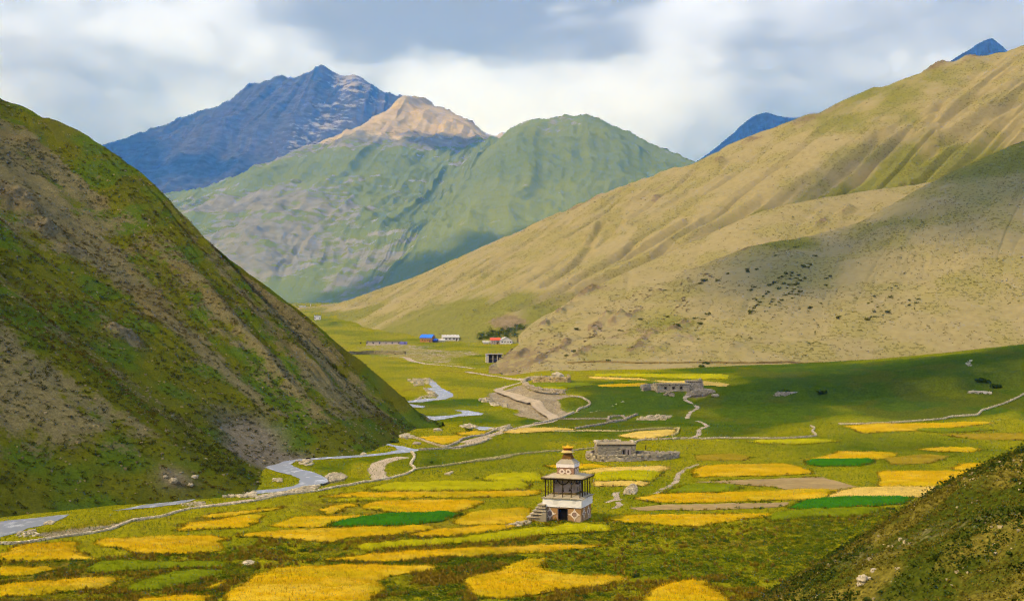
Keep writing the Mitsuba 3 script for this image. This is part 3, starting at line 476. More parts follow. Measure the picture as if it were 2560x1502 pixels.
# fields
CROPS = {'gold': ((0.42, 0.266, 0.004), 0.30), 'straw': ((0.47, 0.345, 0.075), 0.35), 'yellowgreen': ((0.30, 0.285, 0.004), 0.55), 'green': ((0.135, 0.165, 0.004), 0.5), 'emerald': ((0.030, 0.125, 0.005), 0.5), 'soil': ((0.27, 0.20, 0.085), 0.0), 'dry': ((0.235, 0.175, 0.010), 0.12)}
FIELDS = [
    ('gold', 'a', [(-40, 1025), (100, 1010), (110, 965), (250, 925), (740, 905), (760, 1000), (850, 1045), (960, 1075), (600, 1078), (300, 1095), (-40, 1085)], 'golden barley field at the left edge just below the long roadside stone wall'),
    ('gold', 'a', [(960, 885), (1600, 850), (2100, 850), (2250, 870), (2150, 900), (2200, 960), (2170, 990), (1800, 1020), (1400, 1025), (1270, 990), (1180, 960), (1000, 950), (930, 925)], 'wide golden barley field left of centre with a rounded lower right end'),
    ('gold', 'a', [(-40, 1145), (450, 1155), (570, 1165), (420, 1200), (200, 1240), (-40, 1240)], 'small golden barley strip at the left edge, third from the bottom'),
    ('gold', 'a', [(-40, 1340), (600, 1275), (1000, 1255), (1180, 1265), (1080, 1330), (960, 1375), (830, 1365), (600, 1395), (350, 1430), (-40, 1445)], 'large golden barley strip in the bottom left corner with dark weeds below'),
    ('green', 'a', [(820, 1170), (950, 1110), (1200, 1100), (2240, 1110), (2200, 1150), (1600, 1160), (1300, 1180), (1000, 1210), (860, 1200)], 'upper of the two green crop strips at lower left'),
    ('green', 'a', [(1220, 1360), (1400, 1290), (1700, 1210), (2200, 1185), (2220, 1210), (1900, 1300), (1600, 1370), (1300, 1400)], 'lower slanting green crop strip at lower left'),
    ('gold', 'a', [(2010, 1365), (2150, 1295), (2250, 1280), (2100, 1375)], 'tiny golden barley scrap left of the biggest foreground field'),
    ('gold', 'b', [(-285, 1395), (-180, 1340), (0, 1220), (200, 1165), (600, 1140), (1200, 1135), (1770, 1145), (1760, 1180), (1500, 1215), (1330, 1240), (1190, 1300), (1280, 1370), (1150, 1440), (1080, 1540), (-300, 1540)], 'biggest golden barley field in the foreground at bottom centre left'),
    ('gold', 'a', [(1350, 1450), (1700, 1435), (2060, 1440), (1980, 1530), (1300, 1530)], 'golden barley patch cut off by the bottom edge left of the biggest field'),
    ('gold', 'a', [(1730, 785), (1850, 720), (2050, 705), (2350, 650), (2517, 635), (2600, 640), (2540, 700), (2400, 760), (2200, 765), (1800, 795)], 'golden barley field below the thin golden strip near the wall'),
    ('gold', 'a', [(1990, 650), (2350, 605), (2517, 590), (2820, 555), (2700, 582), (2517, 612), (2250, 655), (2050, 672)], 'thin golden strip nearest the long roadside wall'),
    ('yellowgreen', 'b', [(1110, 380), (1350, 335), (1800, 325), (2517, 325), (2700, 330), (2650, 385), (2000, 400), (1200, 400)], 'yellow green crop strip left of the white tower above the long golden strip'),
    ('gold', 'b', [(660, 455), (1000, 415), (1800, 412), (2517, 400), (2810, 396), (2800, 420), (2700, 445), (2400, 458), (1800, 467), (1000, 470)], 'long thin golden strip running right up to the white tower'),
    ('gold', 'b', [(1040, 540), (1200, 500), (1700, 488), (2200, 500), (2240, 515), (2120, 560), (1960, 610), (1600, 625), (1250, 600), (1060, 575)], 'bright golden barley field above the emerald strip'),
    ('gold', 'b', [(630, 590), (750, 545), (1000, 525), (980, 550), (870, 560), (820, 605), (700, 635), (650, 620)], 'small golden barley field with a brown weedy right edge'),
    ('gold', 'b', [(130, 740), (350, 660), (700, 650), (1160, 640), (1000, 675), (760, 710), (650, 755), (300, 760)], 'golden barley field tapering along the left of the emerald strip'),
    ('emerald', 'b', [(730, 715), (1000, 670), (1300, 635), (1900, 620), (2030, 630), (1800, 700), (1500, 735), (1000, 745), (750, 745)], 'emerald green crop strip between golden fields left of the tower'),
    ('gold', 'b', [(1920, 710), (2100, 620), (2300, 585), (2517, 570), (2720, 572), (2690, 690), (2640, 715), (2300, 735), (2000, 735)], 'golden barley field touching the stone stair of the tower'),
    ('gold', 'b', [(0, 810), (500, 780), (1000, 760), (1750, 745), (1760, 780), (1200, 850), (900, 862), (730, 910), (600, 900), (400, 880), (0, 850), (-180, 855), (-180, 835)], 'long golden barley strip below the emerald strip'),
    ('gold', 'b', [(1480, 835), (1800, 775), (2300, 742), (2640, 722), (2560, 750), (2400, 790), (2100, 822), (1880, 852), (1600, 850)], 'narrow golden strip below the field by the stone stair'),
    ('yellowgreen', 'b', [(900, 955), (1300, 925), (2000, 880), (2517, 800), (2900, 770), (3000, 740), (3500, 745), (3500, 790), (2900, 830), (2400, 890), (1500, 950), (1100, 985)], 'yellow green grassy strip running below the tower'),
    ('gold', 'b', [(670, 1080), (1000, 1040), (1600, 985), (2517, 950), (3100, 930), (3440, 935), (3200, 965), (2917, 995), (2517, 1015), (2100, 1055), (1800, 1050), (1400, 1095), (1000, 1095), (750, 1085)], 'long golden strip across the lower middle with leafy weeds below'),
    ('gold', 'b', [(2020, 1280), (2150, 1230), (2400, 1180), (2517, 1120), (2640, 1075), (2830, 1058), (2780, 1140), (2860, 1190), (3200, 1230), (3670, 1250), (3570, 1300), (3320, 1340), (3020, 1370), (2820, 1420), (2517, 1455), (2200, 1450), (2080, 1390)], 'large golden barley field at bottom centre with a curved notch on top'),
    ('gold', 'c', [(1270, 1540), (1330, 1400), (1500, 1320), (1750, 1280), (1930, 1290), (1960, 1350), (2100, 1430), (2200, 1540)], 'dome shaped golden field cut off by the bottom edge right of centre'),
    ('straw', 'c', [(650, 215), (800, 190), (1500, 158), (1560, 163), (1470, 215), (1200, 210), (800, 238)], 'pale straw strip just right of the tower top'),
    ('gold', 'c', [(330, 152), (660, 130), (900, 148), (990, 165), (700, 182), (400, 168)], 'faint golden strip right behind the tower top'),
    ('yellowgreen', 'b', [(2200, 290), (2300, 252), (2517, 240), (2810, 235), (2810, 305), (2517, 315)], 'yellow green plot directly left of the tower gallery'),
    ('yellowgreen', 'c', [(800, 240), (1200, 217), (1480, 222), (1400, 300), (800, 300)], 'yellow green plot between two pale strips right of the tower'),
    ('straw', 'c', [(790, 308), (1350, 315), (1310, 348), (800, 352)], 'pale straw strip level with the tower gallery on its right'),
    ('gold', 'c', [(1770, 200), (1850, 160), (2100, 145), (2717, 138), (2957, 205), (2937, 228), (2517, 252), (1800, 262)], 'golden barley field right of the upper footpath'),
    ('soil', 'c', [(1790, 312), (2100, 295), (2517, 280), (3060, 262), (3170, 295), (3390, 355), (3250, 388), (2800, 400), (2517, 352), (2200, 332)], 'bare brown ploughed plot right of the footpath'),
    ('gold', 'c', [(1210, 472), (1500, 430), (2000, 425), (2517, 405), (3080, 385), (3200, 392), (3130, 432), (3080, 472), (2517, 492), (2000, 512), (1400, 512)], 'long brightest golden strip below the bare plot'),
    ('soil', 'c', [(1150, 565), (1500, 530), (2517, 515), (2740, 508), (2700, 545), (2400, 570), (2000, 582), (1300, 592)], 'bare grey brown strip below the brightest golden strip'),
    ('gold', 'c', [(900, 668), (1100, 640), (1700, 640), (2400, 630), (2530, 625), (2600, 640), (2400, 662), (2000, 720), (1850, 748), (1350, 722), (1100, 718)], 'golden strip right of the tower foot with brown weeds along it'),
    ('green', 'c', [(1480, 425), (1700, 352), (2000, 335), (2250, 370), (2200, 405), (1900, 418)], 'rough bright green vegetable plot below the bare plot'),
    ('gold', 'd', [(360, 102), (560, 60), (720, 10), (1300, 28), (1250, 52), (1080, 92), (700, 98)], 'golden field directly above the small emerald strip at right'),
    ('emerald', 'd', [(350, 106), (1050, 94), (1020, 125), (900, 155), (550, 158), (400, 140)], 'small emerald crop strip under a golden field at right'),
    ('gold', 'd', [(1080, 220), (1130, 200), (1900, 208), (2250, 208), (2150, 300), (1900, 352), (1750, 362), (1080, 357), (1120, 300)], 'big golden field at right next to the scrubby near slope'),
    ('straw', 'd', [(560, 472), (700, 410), (850, 378), (1100, 366), (1900, 362), (1750, 430), (1500, 458), (1200, 472)], 'pale cut straw field under the big golden field at right'),
    ('emerald', 'd', [(200, 565), (350, 502), (600, 477), (1440, 470), (1350, 512), (1100, 552), (600, 572), (350, 582)], 'emerald strip below the pale cut straw field'),
    ('green', 'd', [(0, 628), (300, 602), (900, 572), (1130, 575), (950, 642), (700, 657), (400, 652), (0, 702)], 'dull green crop strip below the emerald strip at right'),
    ('gold', 'd', [(1800, 182), (1900, 135), (2300, 128), (2250, 195), (1900, 197)], 'small golden field above the big one beside the near slope'),
    ('gold', 'e', [(1700, 902), (1950, 885), (2210, 898), (2150, 922), (1850, 918)], 'thin golden strip near the right edge below the upper stone wall'),
    ('gold', 'e', [(1140, 722), (1500, 706), (1900, 700), (2220, 690), (2300, 700), (1900, 738), (1750, 757), (1550, 762), (1300, 778), (1230, 762)], 'golden field hugging the upper stone wall at right'),
    ('straw', 'f', [(1425, 890), (1650, 850), (2000, 838), (1950, 882), (1800, 915), (1650, 927), (1480, 912)], 'pale tan field enclosed by a stone wall above the low stone house'),
    ('straw', 'f', [(320, 862), (450, 828), (850, 820), (1000, 835), (700, 857), (450, 868)], 'thin pale strip at the end of the dirt road in the middle distance'),
    ('yellowgreen', 'f', [(650, 432), (930, 435), (900, 460), (700, 452)], 'tiny yellow plot on the terrace left of the windowed house'),
    ('gold', 'f', [(1200, 402), (1700, 385), (1690, 412), (1300, 417)], 'narrow golden plot on the terrace beside the windowed house'),
    ('green', 'f', [(520, 420), (850, 382), (1200, 395), (900, 430), (650, 432)], 'green plot on the terrace below the ruined wall'),
    ('straw', 'f', [(1690, 348), (2240, 368), (2491, 385), (2491, 415), (2250, 405), (2000, 385)], 'pale straw strip behind the windowed stone house'),
    ('straw', 'f', [(1100, 318), (1690, 342), (1690, 356), (1200, 340)], 'thin straw strip at the back of the terrace'),
    ('gold', 'g', [(1590, 640), (2080, 633), (2050, 662), (1980, 690), (1850, 718), (1780, 702), (1680, 672)], 'walled golden field in the bend of the river'),
    ('gold', 'g', [(1970, 600), (2150, 588), (2290, 590), (2250, 617), (2000, 622)], 'small golden patch just above the walled field by the river'),
    ('dry', 'e', [(1880, 787), (2200, 778), (2560, 775), (2560, 830), (2200, 824), (1980, 805)], 'brownish dry grass strip at the right edge below the upper wall field'),
    ('dry', 'e', [(0, 948), (250, 932), (430, 955), (380, 985), (0, 988)], 'brownish dry grass patch right of the low stone house yard'),
    ('dry', 'e', [(1430, 962), (1750, 938), (1950, 950), (1800, 1008), (1500, 1018)], 'brownish dry grass patch right of the small emerald strip'),
    ('yellowgreen', 'e', [(400, 840), (900, 832), (1120, 840), (900, 856), (500, 858)], 'thin lime strip just below the straight stone wall'),
    ('green', 'e', [(1650, 752), (2100, 742), (2300, 755), (1900, 775)], 'dull green strip below the field at the upper stone wall'),
    ('yellowgreen', 'b', [(640, 500), (1000, 482), (1500, 478), (1450, 486), (1050, 495), (800, 512)], 'thin lime strip between two golden strips left of the tower'),
    ('yellowgreen', 'f', [(1180, 295), (1700, 300), (2491, 300), (2491, 340), (1800, 325), (1200, 315)], 'yellow flowering strip at the foot of the tan spur'),
]
def blades(pos, h, w, col, seed, lean=0.35, rnd=0.25, key=None, per=1):
    """Upright tapering blades, each one triangle, as arrays."""
    r = np.random.default_rng(seed); n = len(pos)
    a = r.uniform(0, 2 * np.pi, n); b = r.uniform(0, 2 * np.pi, n)
    s = np.column_stack([np.cos(a), np.sin(a), 0 * a]) * (w * r.uniform(0.6, 1.4, n))[:, None]
    tip = np.column_stack([np.cos(b), np.sin(b), 0 * b]) * (lean * h * r.uniform(0, 1, n))[:, None] + np.column_stack([0 * a, 0 * a, h * r.uniform(0.6, 1.3, n)])
    V = np.stack([pos - s, pos + s, pos + tip], 1).reshape(-1, 3)
    c = np.asarray(col) * (1 + rnd * r.normal(size=(n, 1))) if np.ndim(col) == 1 else np.asarray(col) * (1 + rnd * r.normal(size=(n, 1)))
    return V, np.arange(3 * n).reshape(-1, 3), np.repeat(np.clip(c, 0.001, 0.9), 3, 0)
def join(parts):
    off = np.cumsum([0] + [len(p[0]) for p in parts])
    return np.vstack([p[0] for p in parts]), np.vstack([p[1] + o for p, o in zip(parts, off)]), np.vstack([p[2] for p in parts])
FIELD_UNION = []
NAMES = {'gold': 'barley_field', 'straw': 'straw_field', 'yellowgreen': 'crop_plot', 'green': 'crop_plot', 'emerald': 'green_crop_field', 'soil': 'ploughed_plot', 'dry': 'grass_strip'}
for i, (kind, c, pts, label) in enumerate(FIELDS):
    pg = ground_poly(c, pts)
    if pg.area < 1: continue
    cy = pg.centroid.y
    base, hgt = CROPS[kind]; base = np.array(base)
    sp = float(np.clip(cy / 420, 0.34, 1.3))
    P, F, d = patch(pg, sp, 0.5 if cy < 260 else 0.9, i + 10)
    p3 = np.column_stack([P, 0 * d]); n1 = meshkit.fbm(p3 / [5.0, 2.5, 1], 3, i); n2 = meshkit.noise(p3 / 0.7, i + 3)
    rowv = 0.5 + 0.5 * np.sin(P[:, 1] * 2 * np.pi / 2.6 + n1 * 9)
    z = G(P[:, 0], P[:, 1]) + 0.05 + hgt * (0.1 + 0.9 * sm(0, 1.3, d)) * (0.85 + 0.3 * n1) + (n2 - 0.5) * 0.20 * (hgt > 0) + (meshkit.noise(p3 / 0.35, i) - 0.5) * 0.08
    n4 = meshkit.fbm(p3 / [11.0, 6.0, 1] + 3.3, 3, i + 30); tint = 0.62 + 0.34 * n1 + 0.26 * n2 + 0.26 * n4 + (0.12 * (rowv - 0.5) if kind in ('straw', 'soil') else 0)
    col = base * tint[:, None]
    if kind == 'gold':
        gr = np.clip((meshkit.fbm(p3 / [9.0, 4.0, 1] + 5, 4, i + 60) - 0.52) * 5, 0, 1)[:, None] * 0.55 + 0.35 * np.exp(-d / 0.9)[:, None]; gr = np.clip(gr, 0, 0.75)
        pl = np.clip((meshkit.fbm(p3 / [6.0, 2.5, 1] + 15, 4, i + 80) - 0.55) * 6, 0, 1)[:, None] * 0.5; col = col * (1 - pl) + np.array([0.50, 0.37, 0.035]) * tint[:, None] * pl
        col = col * (1 - gr) + np.array([0.33, 0.27, 0.006]) * tint[:, None] * gr
    parts = [(np.column_stack([P, z]), F, col)]
    if hgt > 0 and cy < 420:
        r = np.random.default_rng(i + 500)
        dens = 14 if cy < 175 else (8 if cy < 215 else (4 if cy < 270 else 1.5))
        n = int(min(pg.area * dens, 9000)); ti = r.integers(0, len(F), n); w = r.dirichlet([1, 1, 1], n)
        q = np.einsum('nk,nkd->nd', w, np.column_stack([P, z])[F[ti]]); qc = np.einsum('nk,nkd->nd', w, col[F[ti]])
        parts.append(blades(q - [0, 0, 0.05], 0.26 if kind != 'gold' else 0.30, 0.035 * max(1, cy / 200), qc * 1.05, i, rnd=0.22))
        e = np.where(d < 1e-6)[0]
        if len(e):
            m = int(min(len(e) * 5, 6000)); b = e[r.integers(0, len(e), m)]
            q = np.column_stack([P[b] + r.normal(0, 0.18, (m, 2)), G(P[b, 0], P[b, 1])])
            parts.append(blades(q, hgt * 1.0, 0.06 * max(1, cy / 200), (base * 0.55 + np.array([0.16, 0.15, 0.004]) * 0.45) * 0.95, i + 900, lean=0.3, rnd=0.25))
    V, Fa, C = join(parts)
    k = put(NAMES[kind], (V, Fa), 'painted', color=np.clip(C, 0, 0.9))
    tag(k, label, 'field', kind='stuff' if hgt > 0 else None)
    if hgt == 0: labels[k]['kind'] = 'structure'; labels[k].pop('category')
    FIELD_UNION.append(pg)
FIELD_UNION = shapely.union_all(FIELD_UNION); WATER_UNION = shapely.union_all(RIVER_POLYS)

# ------------------------------------------------------------------ stones
CUBE_V = np.array([[x, y, z] for x in (-.5, .5) for y in (-.5, .5) for z in (-.5, .5)])
CUBE_F = np.array([[0, 1, 3], [0, 3, 2], [4, 6, 7], [4, 7, 5], [0, 4, 5], [0, 5, 1], [2, 3, 7], [2, 7, 6], [0, 2, 6], [0, 6, 4], [1, 5, 7], [1, 7, 3]])
def stones(pos, size, col, seed, yaw=None, jit=0.16, flat=1.0, rnd=0.2):
    """Rough blocks, one at each point; size (n,3) or a number."""
    r = np.random.default_rng(seed); pos = np.asarray(pos, float); n = len(pos)
    s = np.broadcast_to(np.asarray(size, float), (n, 3)) if np.ndim(size) else np.full((n, 3), size) * [1, 1, flat]
    s = s * r.uniform(0.75, 1.25, (n, 3))
    v = (CUBE_V[None] + r.normal(0, jit, (n, 8, 3)) * 0.6) * s[:, None]
    a = r.uniform(0, 2 * np.pi, n) if yaw is None else np.asarray(yaw) + r.normal(0, 0.12, n)
    ca, sa = np.cos(a)[:, None], np.sin(a)[:, None]
    v = np.stack([v[..., 0] * ca - v[..., 1] * sa, v[..., 0] * sa + v[..., 1] * ca, v[..., 2]], -1) + pos[:, None]
    f = CUBE_F[None] + 8 * np.arange(n)[:, None, None]
    c = np.asarray(col) * (1 + rnd * r.normal(size=(n, 1)))
    return v.reshape(-1, 3), f.reshape(-1, 3), np.repeat(np.clip(c, 0.02, 0.85), 8, 0)
PALE, GREY, MOSS = np.array([0.44, 0.39, 0.26]), np.array([0.34, 0.30, 0.21]), np.array([0.26, 0.23, 0.10])
def wall_line(g, h, w, st, seed, gap=0.0):
    t = np.concatenate([[0], np.cumsum(np.linalg.norm(np.diff(g[:, :2], axis=0), axis=1))])
    f = PchipInterpolator(t, g[:, :2]); r = np.random.default_rng(seed); out, yaw = [], []
    for lay in range(max(1, int(round(h / (st * 0.62))))):
        for side in (-1, 0, 1):
            s = np.arange(0, t[-1], st * 0.92) + r.uniform(0, st); s = s[s < t[-1]]
            s = s[r.random(len(s)) > gap + 0.10 * lay]
            p = f(s); tan = f(s, 1); tan /= np.linalg.norm(tan, axis=1, keepdims=True) + 1e-9
            hh = 1.0 + 0.5 * (meshkit.noise(np.column_stack([p / 6.0, 0 * s]), seed) - 0.6)
            off = side * (w / 2 - st * 0.32) * (1 - 0.08 * lay) + r.normal(0, 0.05, len(s))
            q = p + np.column_stack([-tan[:, 1], tan[:, 0]]) * off[:, None]
            out.append(np.column_stack([q, G(q[:, 0], q[:, 1]) + st * 0.62 * (lay + 0.35) * hh])); yaw.append(np.arctan2(tan[:, 1], tan[:, 0]))
    return np.vstack(out), np.concatenate(yaw)
def stone_wall(label, runs, h=0.8, w=0.7, st=0.42, col=PALE, gap=0.05, cat='stone wall', jit=0.16):
    parts = []
    for i, (c, pts) in enumerate(runs):
        g = on_ground(PX(c, pts)); p, y = wall_line(g, h, w, st, len(pts) + i * 7 + int(g[0, 0] * 10) % 97, gap)
        parts.append(stones(p, [st, st * 0.8, st * 0.66], col, i + 3, yaw=y, jit=jit, rnd=0.24))
    V, F, C = join(parts)
    t = thing('stone_wall', label, cat)
    k = put('stones', (V, F), 'painted', t, color=C); tag(k, kind='stuff')
stone_wall('long pale dry stone wall running beside the road from the left edge to the bend', [('a', [(-60, 922), (200, 915), (400, 885), (700, 840), (980, 800), (1110, 770), (1220, 720), (1320, 685), (1600, 650), (1800, 590), (1900, 570), (2200, 540), (2517, 495), (2817, 435), (3117, 400), (3417, 345), (3717, 295), (3917, 255), (4037, 212), (4077, 180), (4037, 140), (4070, 80), (4045, 15)])], h=0.34, w=0.30, st=0.26, col=PALE * 1.2, gap=0.12)
stone_wall('mossy stone wall climbing from the road bend towards the tower top', [('b', [(1580, 185), (1800, 160), (2100, 115), (2517, 60)]), ('f', [(-10, 1152), (200, 1112), (500, 1068), (800, 1043), (1000, 1035), (1220, 1012), (1370, 1002), (1405, 960), (1412, 938), (1330, 938)])], h=0.32, w=0.3, st=0.28, col=MOSS * 1.6, gap=0.40)
stone_wall('stone wall from the low stone house straight across to the right with a crooked step', [('f', [(1555, 1000), (1580, 970), (1650, 937), (1900, 927), (2491, 917), (2900, 920), (3270, 905), (3345, 892), (3310, 850), (3330, 820), (3295, 800)])], h=0.30, w=0.3, st=0.30, col=GREY * 1.25, gap=0.42)
stone_wall('pale stone wall bending up the green slope to the right edge', [('e', [(1095, 706), (1300, 705), (1600, 690), (1900, 665), (1960, 650), (2120, 640), (2200, 600), (2400, 535), (2540, 460)])], h=0.38, w=0.32, st=0.30, col=PALE * 1.1)
stone_wall('thick low stone yard wall in front of the low stone house', [('f', [(1225, 1085), (1180, 1088), (1130, 1100), (1150, 1125), (1300, 1140), (1450, 1138), (1600, 1135), (1780, 1128), (1900, 1118), (2000, 1098)]), ('f', [(1590, 1085), (1680, 1095), (1850, 1095), (1990, 1096)])], h=1.15, w=0.9, col=GREY, st=0.4)
stone_wall('pale stone wall looping round the worn road bank', [('f', [(600, 778), (720, 760), (850, 725), (985, 665)]), ('f', [(1022, 660), (1040, 637), (1120, 610), (1150, 575), (1100, 538), (1030, 515), (940, 510)])], h=0.5, w=0.4, col=PALE, st=0.36)
stone_wall('stone wall round the golden field in the river bend', [('g', [(1440, 625), (1600, 660), (1700, 695), (1780, 722), (1860, 735), (1960, 705), (2050, 655), (2110, 640), (2250, 618), (2310, 592), (2400, 568), (2517, 548)]), ('g', [(1600, 768), (1900, 752), (2110, 722), (2290, 660)])], h=0.36, w=0.32, st=0.30, col=PALE * 0.9)
stone_wall('broken line of stones along the field border in the middle distance', [('f', [(800, 850), (1200, 848), (1450, 850), (1700, 833), (2010, 824), (1995, 868), (1950, 895)])], h=0.36, w=0.35, st=0.34, col=MOSS * 1.7, gap=0.5)
stone_wall('low stone wall running to the roofless ruin', [('f', [(850, 732), (1310, 730)]), ('f', [(1010, 822), (1160, 800), (1330, 768), (1480, 745)])], h=0.36, w=0.35, st=0.34, col=GREY, gap=0.3)
stone_wall('stone wall edging the terrace of small plots', [('f', [(500, 372), (560, 350), (800, 343), (930, 350)]), ('f', [(500, 378), (525, 405), (580, 435), (700, 465), (900, 480)])], h=1.1, w=0.8, col=GREY * 1.1, st=0.6)
stone_wall('dark retaining wall of the terrace with the long low building', [('h', [(680, 565), (900, 566), (1220, 570)])], h=1.8, w=1.0, col=MOSS * 0.9, st=1.0)
stone_wall('broken white line of stones on the far tan slope', [('h', [(1305, 246), (1360, 240), (1400, 232), (1500, 212), (1640, 186)])], h=1.2, w=1.2, col=PALE * 1.1, st=1.1, gap=0.2)
def rubble(name, label, c, poly, n, size, col, cat, h=0.0, kind=None, flat=0.7, seed=3):
    pg = ground_poly(c, poly); r = np.random.default_rng(seed + n); x0, y0, x1, y1 = pg.bounds
    q = np.column_stack([r.uniform(x0, x1, n * 6), r.uniform(y0, y1, n * 6)]); q = q[shapely.contains(pg, shapely.points(q))][:n]
    dd = shapely.distance(pg.boundary, shapely.points(q)); top = max(dd.max(), 1e-6)
    z = G(q[:, 0], q[:, 1]) + size * 0.2 + h * r.random(len(q)) ** 0.6 * np.clip(dd / top * 1.6, 0, 1)
    V, F, C = stones(np.column_stack([q, z]), size * r.uniform(0.5, 1.5, (len(q), 1)) * [1, 1, flat], col, n, rnd=0.2)
    if cat is None: k = put(name, (V, F), 'painted', color=C); return tag(k, label, kind=kind)
    t = thing(name, label, cat); return tag(put('stones', (V, F), 'painted', t, color=C), kind='stuff')
rubble('stone_heap', 'heap of pale stones beside the footpath right of the tower', 'c', [(1095, 430), (1110, 380), (1160, 345), (1225, 345), (1235, 390), (1215, 432)], 600, 0.17, PALE * 1.05, 'stone heap', h=0.5)
rubble('stone_heap', 'small white stone heap among weeds in the lower left', 'a', [(2370, 1125), (2420, 1090), (2500, 1095), (2490, 1130)], 70, 0.2, PALE * 1.2, 'stone heap', h=0.2)
rubble('stone_heap', 'pale rubble spread along the green meadow right of the roofless ruin', 'f', [(1590, 740), (1640, 715), (1760, 690), (1960, 705), (1900, 735), (1750, 745)], 260, 0.34, PALE, 'stone heap', h=0.25)
rubble('stone_heap', 'rubble fan below the windowed stone house', 'f', [(2080, 500), (2180, 450), (2300, 440), (2370, 470), (2200, 510)], 320, 0.38, GREY * 0.95, 'stone heap', h=0.3)
rubble('stone_heap', 'small rubble mound left of the rubble fan by the windowed house', 'f', [(1860, 500), (1900, 480), (1970, 490), (1960, 510)], 80, 0.34, GREY * 0.95, 'stone heap', h=0.5)
rubble('stone_heap', 'white boulder bank in the river bend below the scree', 'g', [(680, 1030), (720, 1000), (830, 985), (905, 1030), (840, 1060), (740, 1080)], 240, 0.26, PALE * 1.05, 'stone heap', h=0.15)
rubble('stone_heap', 'pale stone cluster on the near grassy river bank', 'g', [(160, 1080), (170, 1050), (250, 1045), (255, 1085)], 46, 0.26, PALE, 'stone heap', h=0.15)
rubble('stone_heap', 'pale stone cluster on the island tip beside the dark rock', 'g', [(440, 885), (470, 862), (550, 870), (540, 895)], 60, 0.26, PALE, 'stone heap', h=0.15)
rubble('stone_heap', 'white boulders at the lower left of the near river stretch', 'a', [(420, 730), (450, 705), (540, 698), (520, 725)], 50, 0.24, PALE * 1.15, 'stone heap', h=0.1)
rubble('stone_heap', 'light stones scattered at the foot of the tower stair', 'c', [(-60, 740), (60, 705), (200, 690), (170, 720), (40, 755)], 80, 0.28, PALE, 'stone heap', h=0.2)
rubble('stone_heap', 'row of white stones high on the green fan at right', 'e', [(2085, 470), (2100, 458), (2265, 464), (2265, 476)], 70, 0.45, PALE * 1.15, 'stone heap', h=0.3)
rubble('stone_heap', 'few pale stones on the upper green fan near its crest', 'e', [(2070, 235), (2110, 215), (2115, 265), (2080, 265)], 14, 0.5, PALE * 1.1, 'stone heap', h=0.1)
rubble('stone_heap', 'grey stony patch on the meadow right of the windowed house', 'e', [(590, 490), (620, 460), (780, 462), (680, 490)], 120, 0.35, GREY, 'stone heap', h=0.1)
for c, poly, n, s in [('b', [(0, 455), (300, 400), (480, 355), (640, 345), (600, 375), (300, 428), (0, 472)], 420, 0.30), ('a', [(2117, 450), (2517, 405), (2517, 460), (2200, 458)], 160, 0.34), ('g', [(1480, 72), (1700, 60), (1760, 100), (1640, 130), (1560, 140)], 170, 0.5),
                      ('g', [(1640, 150), (1760, 200), (1780, 245), (1500, 290), (1480, 300), (1700, 230)], 120, 0.45), ('g', [(2000, 535), (2110, 515), (2180, 540), (2120, 560)], 70, 0.5), ('g', [(1400, 640), (1480, 610), (1560, 640), (1480, 660)], 60, 0.5),
                      ('g', [(2300, 555), (2420, 545), (2500, 515), (2450, 580), (2330, 580)], 90, 0.5), ('a', [(170, 800), (340, 780), (400, 850), (150, 860)], 60, 0.25), ('a', [(1780, 520), (2020, 505), (2010, 545), (1800, 545)], 50, 0.25), ('b', [(380, 105), (540, 90), (560, 150), (480, 150)], 40, 0.4), ('g', [(2180, 280), (2270, 250), (2500, 330), (2480, 345)], 60, 0.7), ('b', [(1830, 245), (1930, 210), (1900, 240)], 26, 0.35)]:
    rubble('river_gravel', 'pale gravel and stones along the stream bank', c, poly, n, s, PALE * 1.02, None, kind='stuff')
def boulder(c, p, r, label, col, seed, sq=0.75, ground=None, cat='boulder'):
    q = on_ground(PX(c, [p]))[0] if ground is None else ground
    m = trimesh.creation.icosphere(subdivisions=3, radius=r)
    v = m.vertices * [1.0, 0.85, sq]; v = v * (1 + 1.0 * (meshkit.fbm(np.round(m.vertices / r * 2.2) * 0.5 + m.vertices / r * 0.7 + seed, 3, seed) - 0.5)[:, None])
    k = put('boulder', (v + q + [0, 0, r * sq * 0.25], m.faces), 'painted', color=np.array(col) * (0.6 + 0.8 * meshkit.fbm(v * 2.5 / r + seed, 4, 2))[:, None])
    tag(k, label, cat)
boulder('g', (515, 858), 0.42, 'black rock standing on pale stones at the river island', (0.025, 0.022, 0.015), 4, cat='rock')
boulder('g', (1058, 815), 0.55, 'pale boulder at the edge of the narrow stream', PALE, 5)
boulder('g', (1785, 575), 0.95, 'grey boulder above the walled golden field', GREY * 1.2, 6, sq=0.5)
boulder('g', (1580, 708), 0.8, 'grey boulder left below the walled golden field', GREY, 7, sq=0.5)
boulder('f', (2365, 505), 1.1, 'pale boulder right of the rubble fan', PALE * 0.9, 8, sq=0.5)
boulder('a', (1835, 445), 0.5, 'grey boulder above the thin middle river stretch', GREY, 9, sq=0.5)
boulder('f', (835, 318), 2.2, 'big pale rock on the terrace above the ruined wall', PALE, 10, sq=0.6)
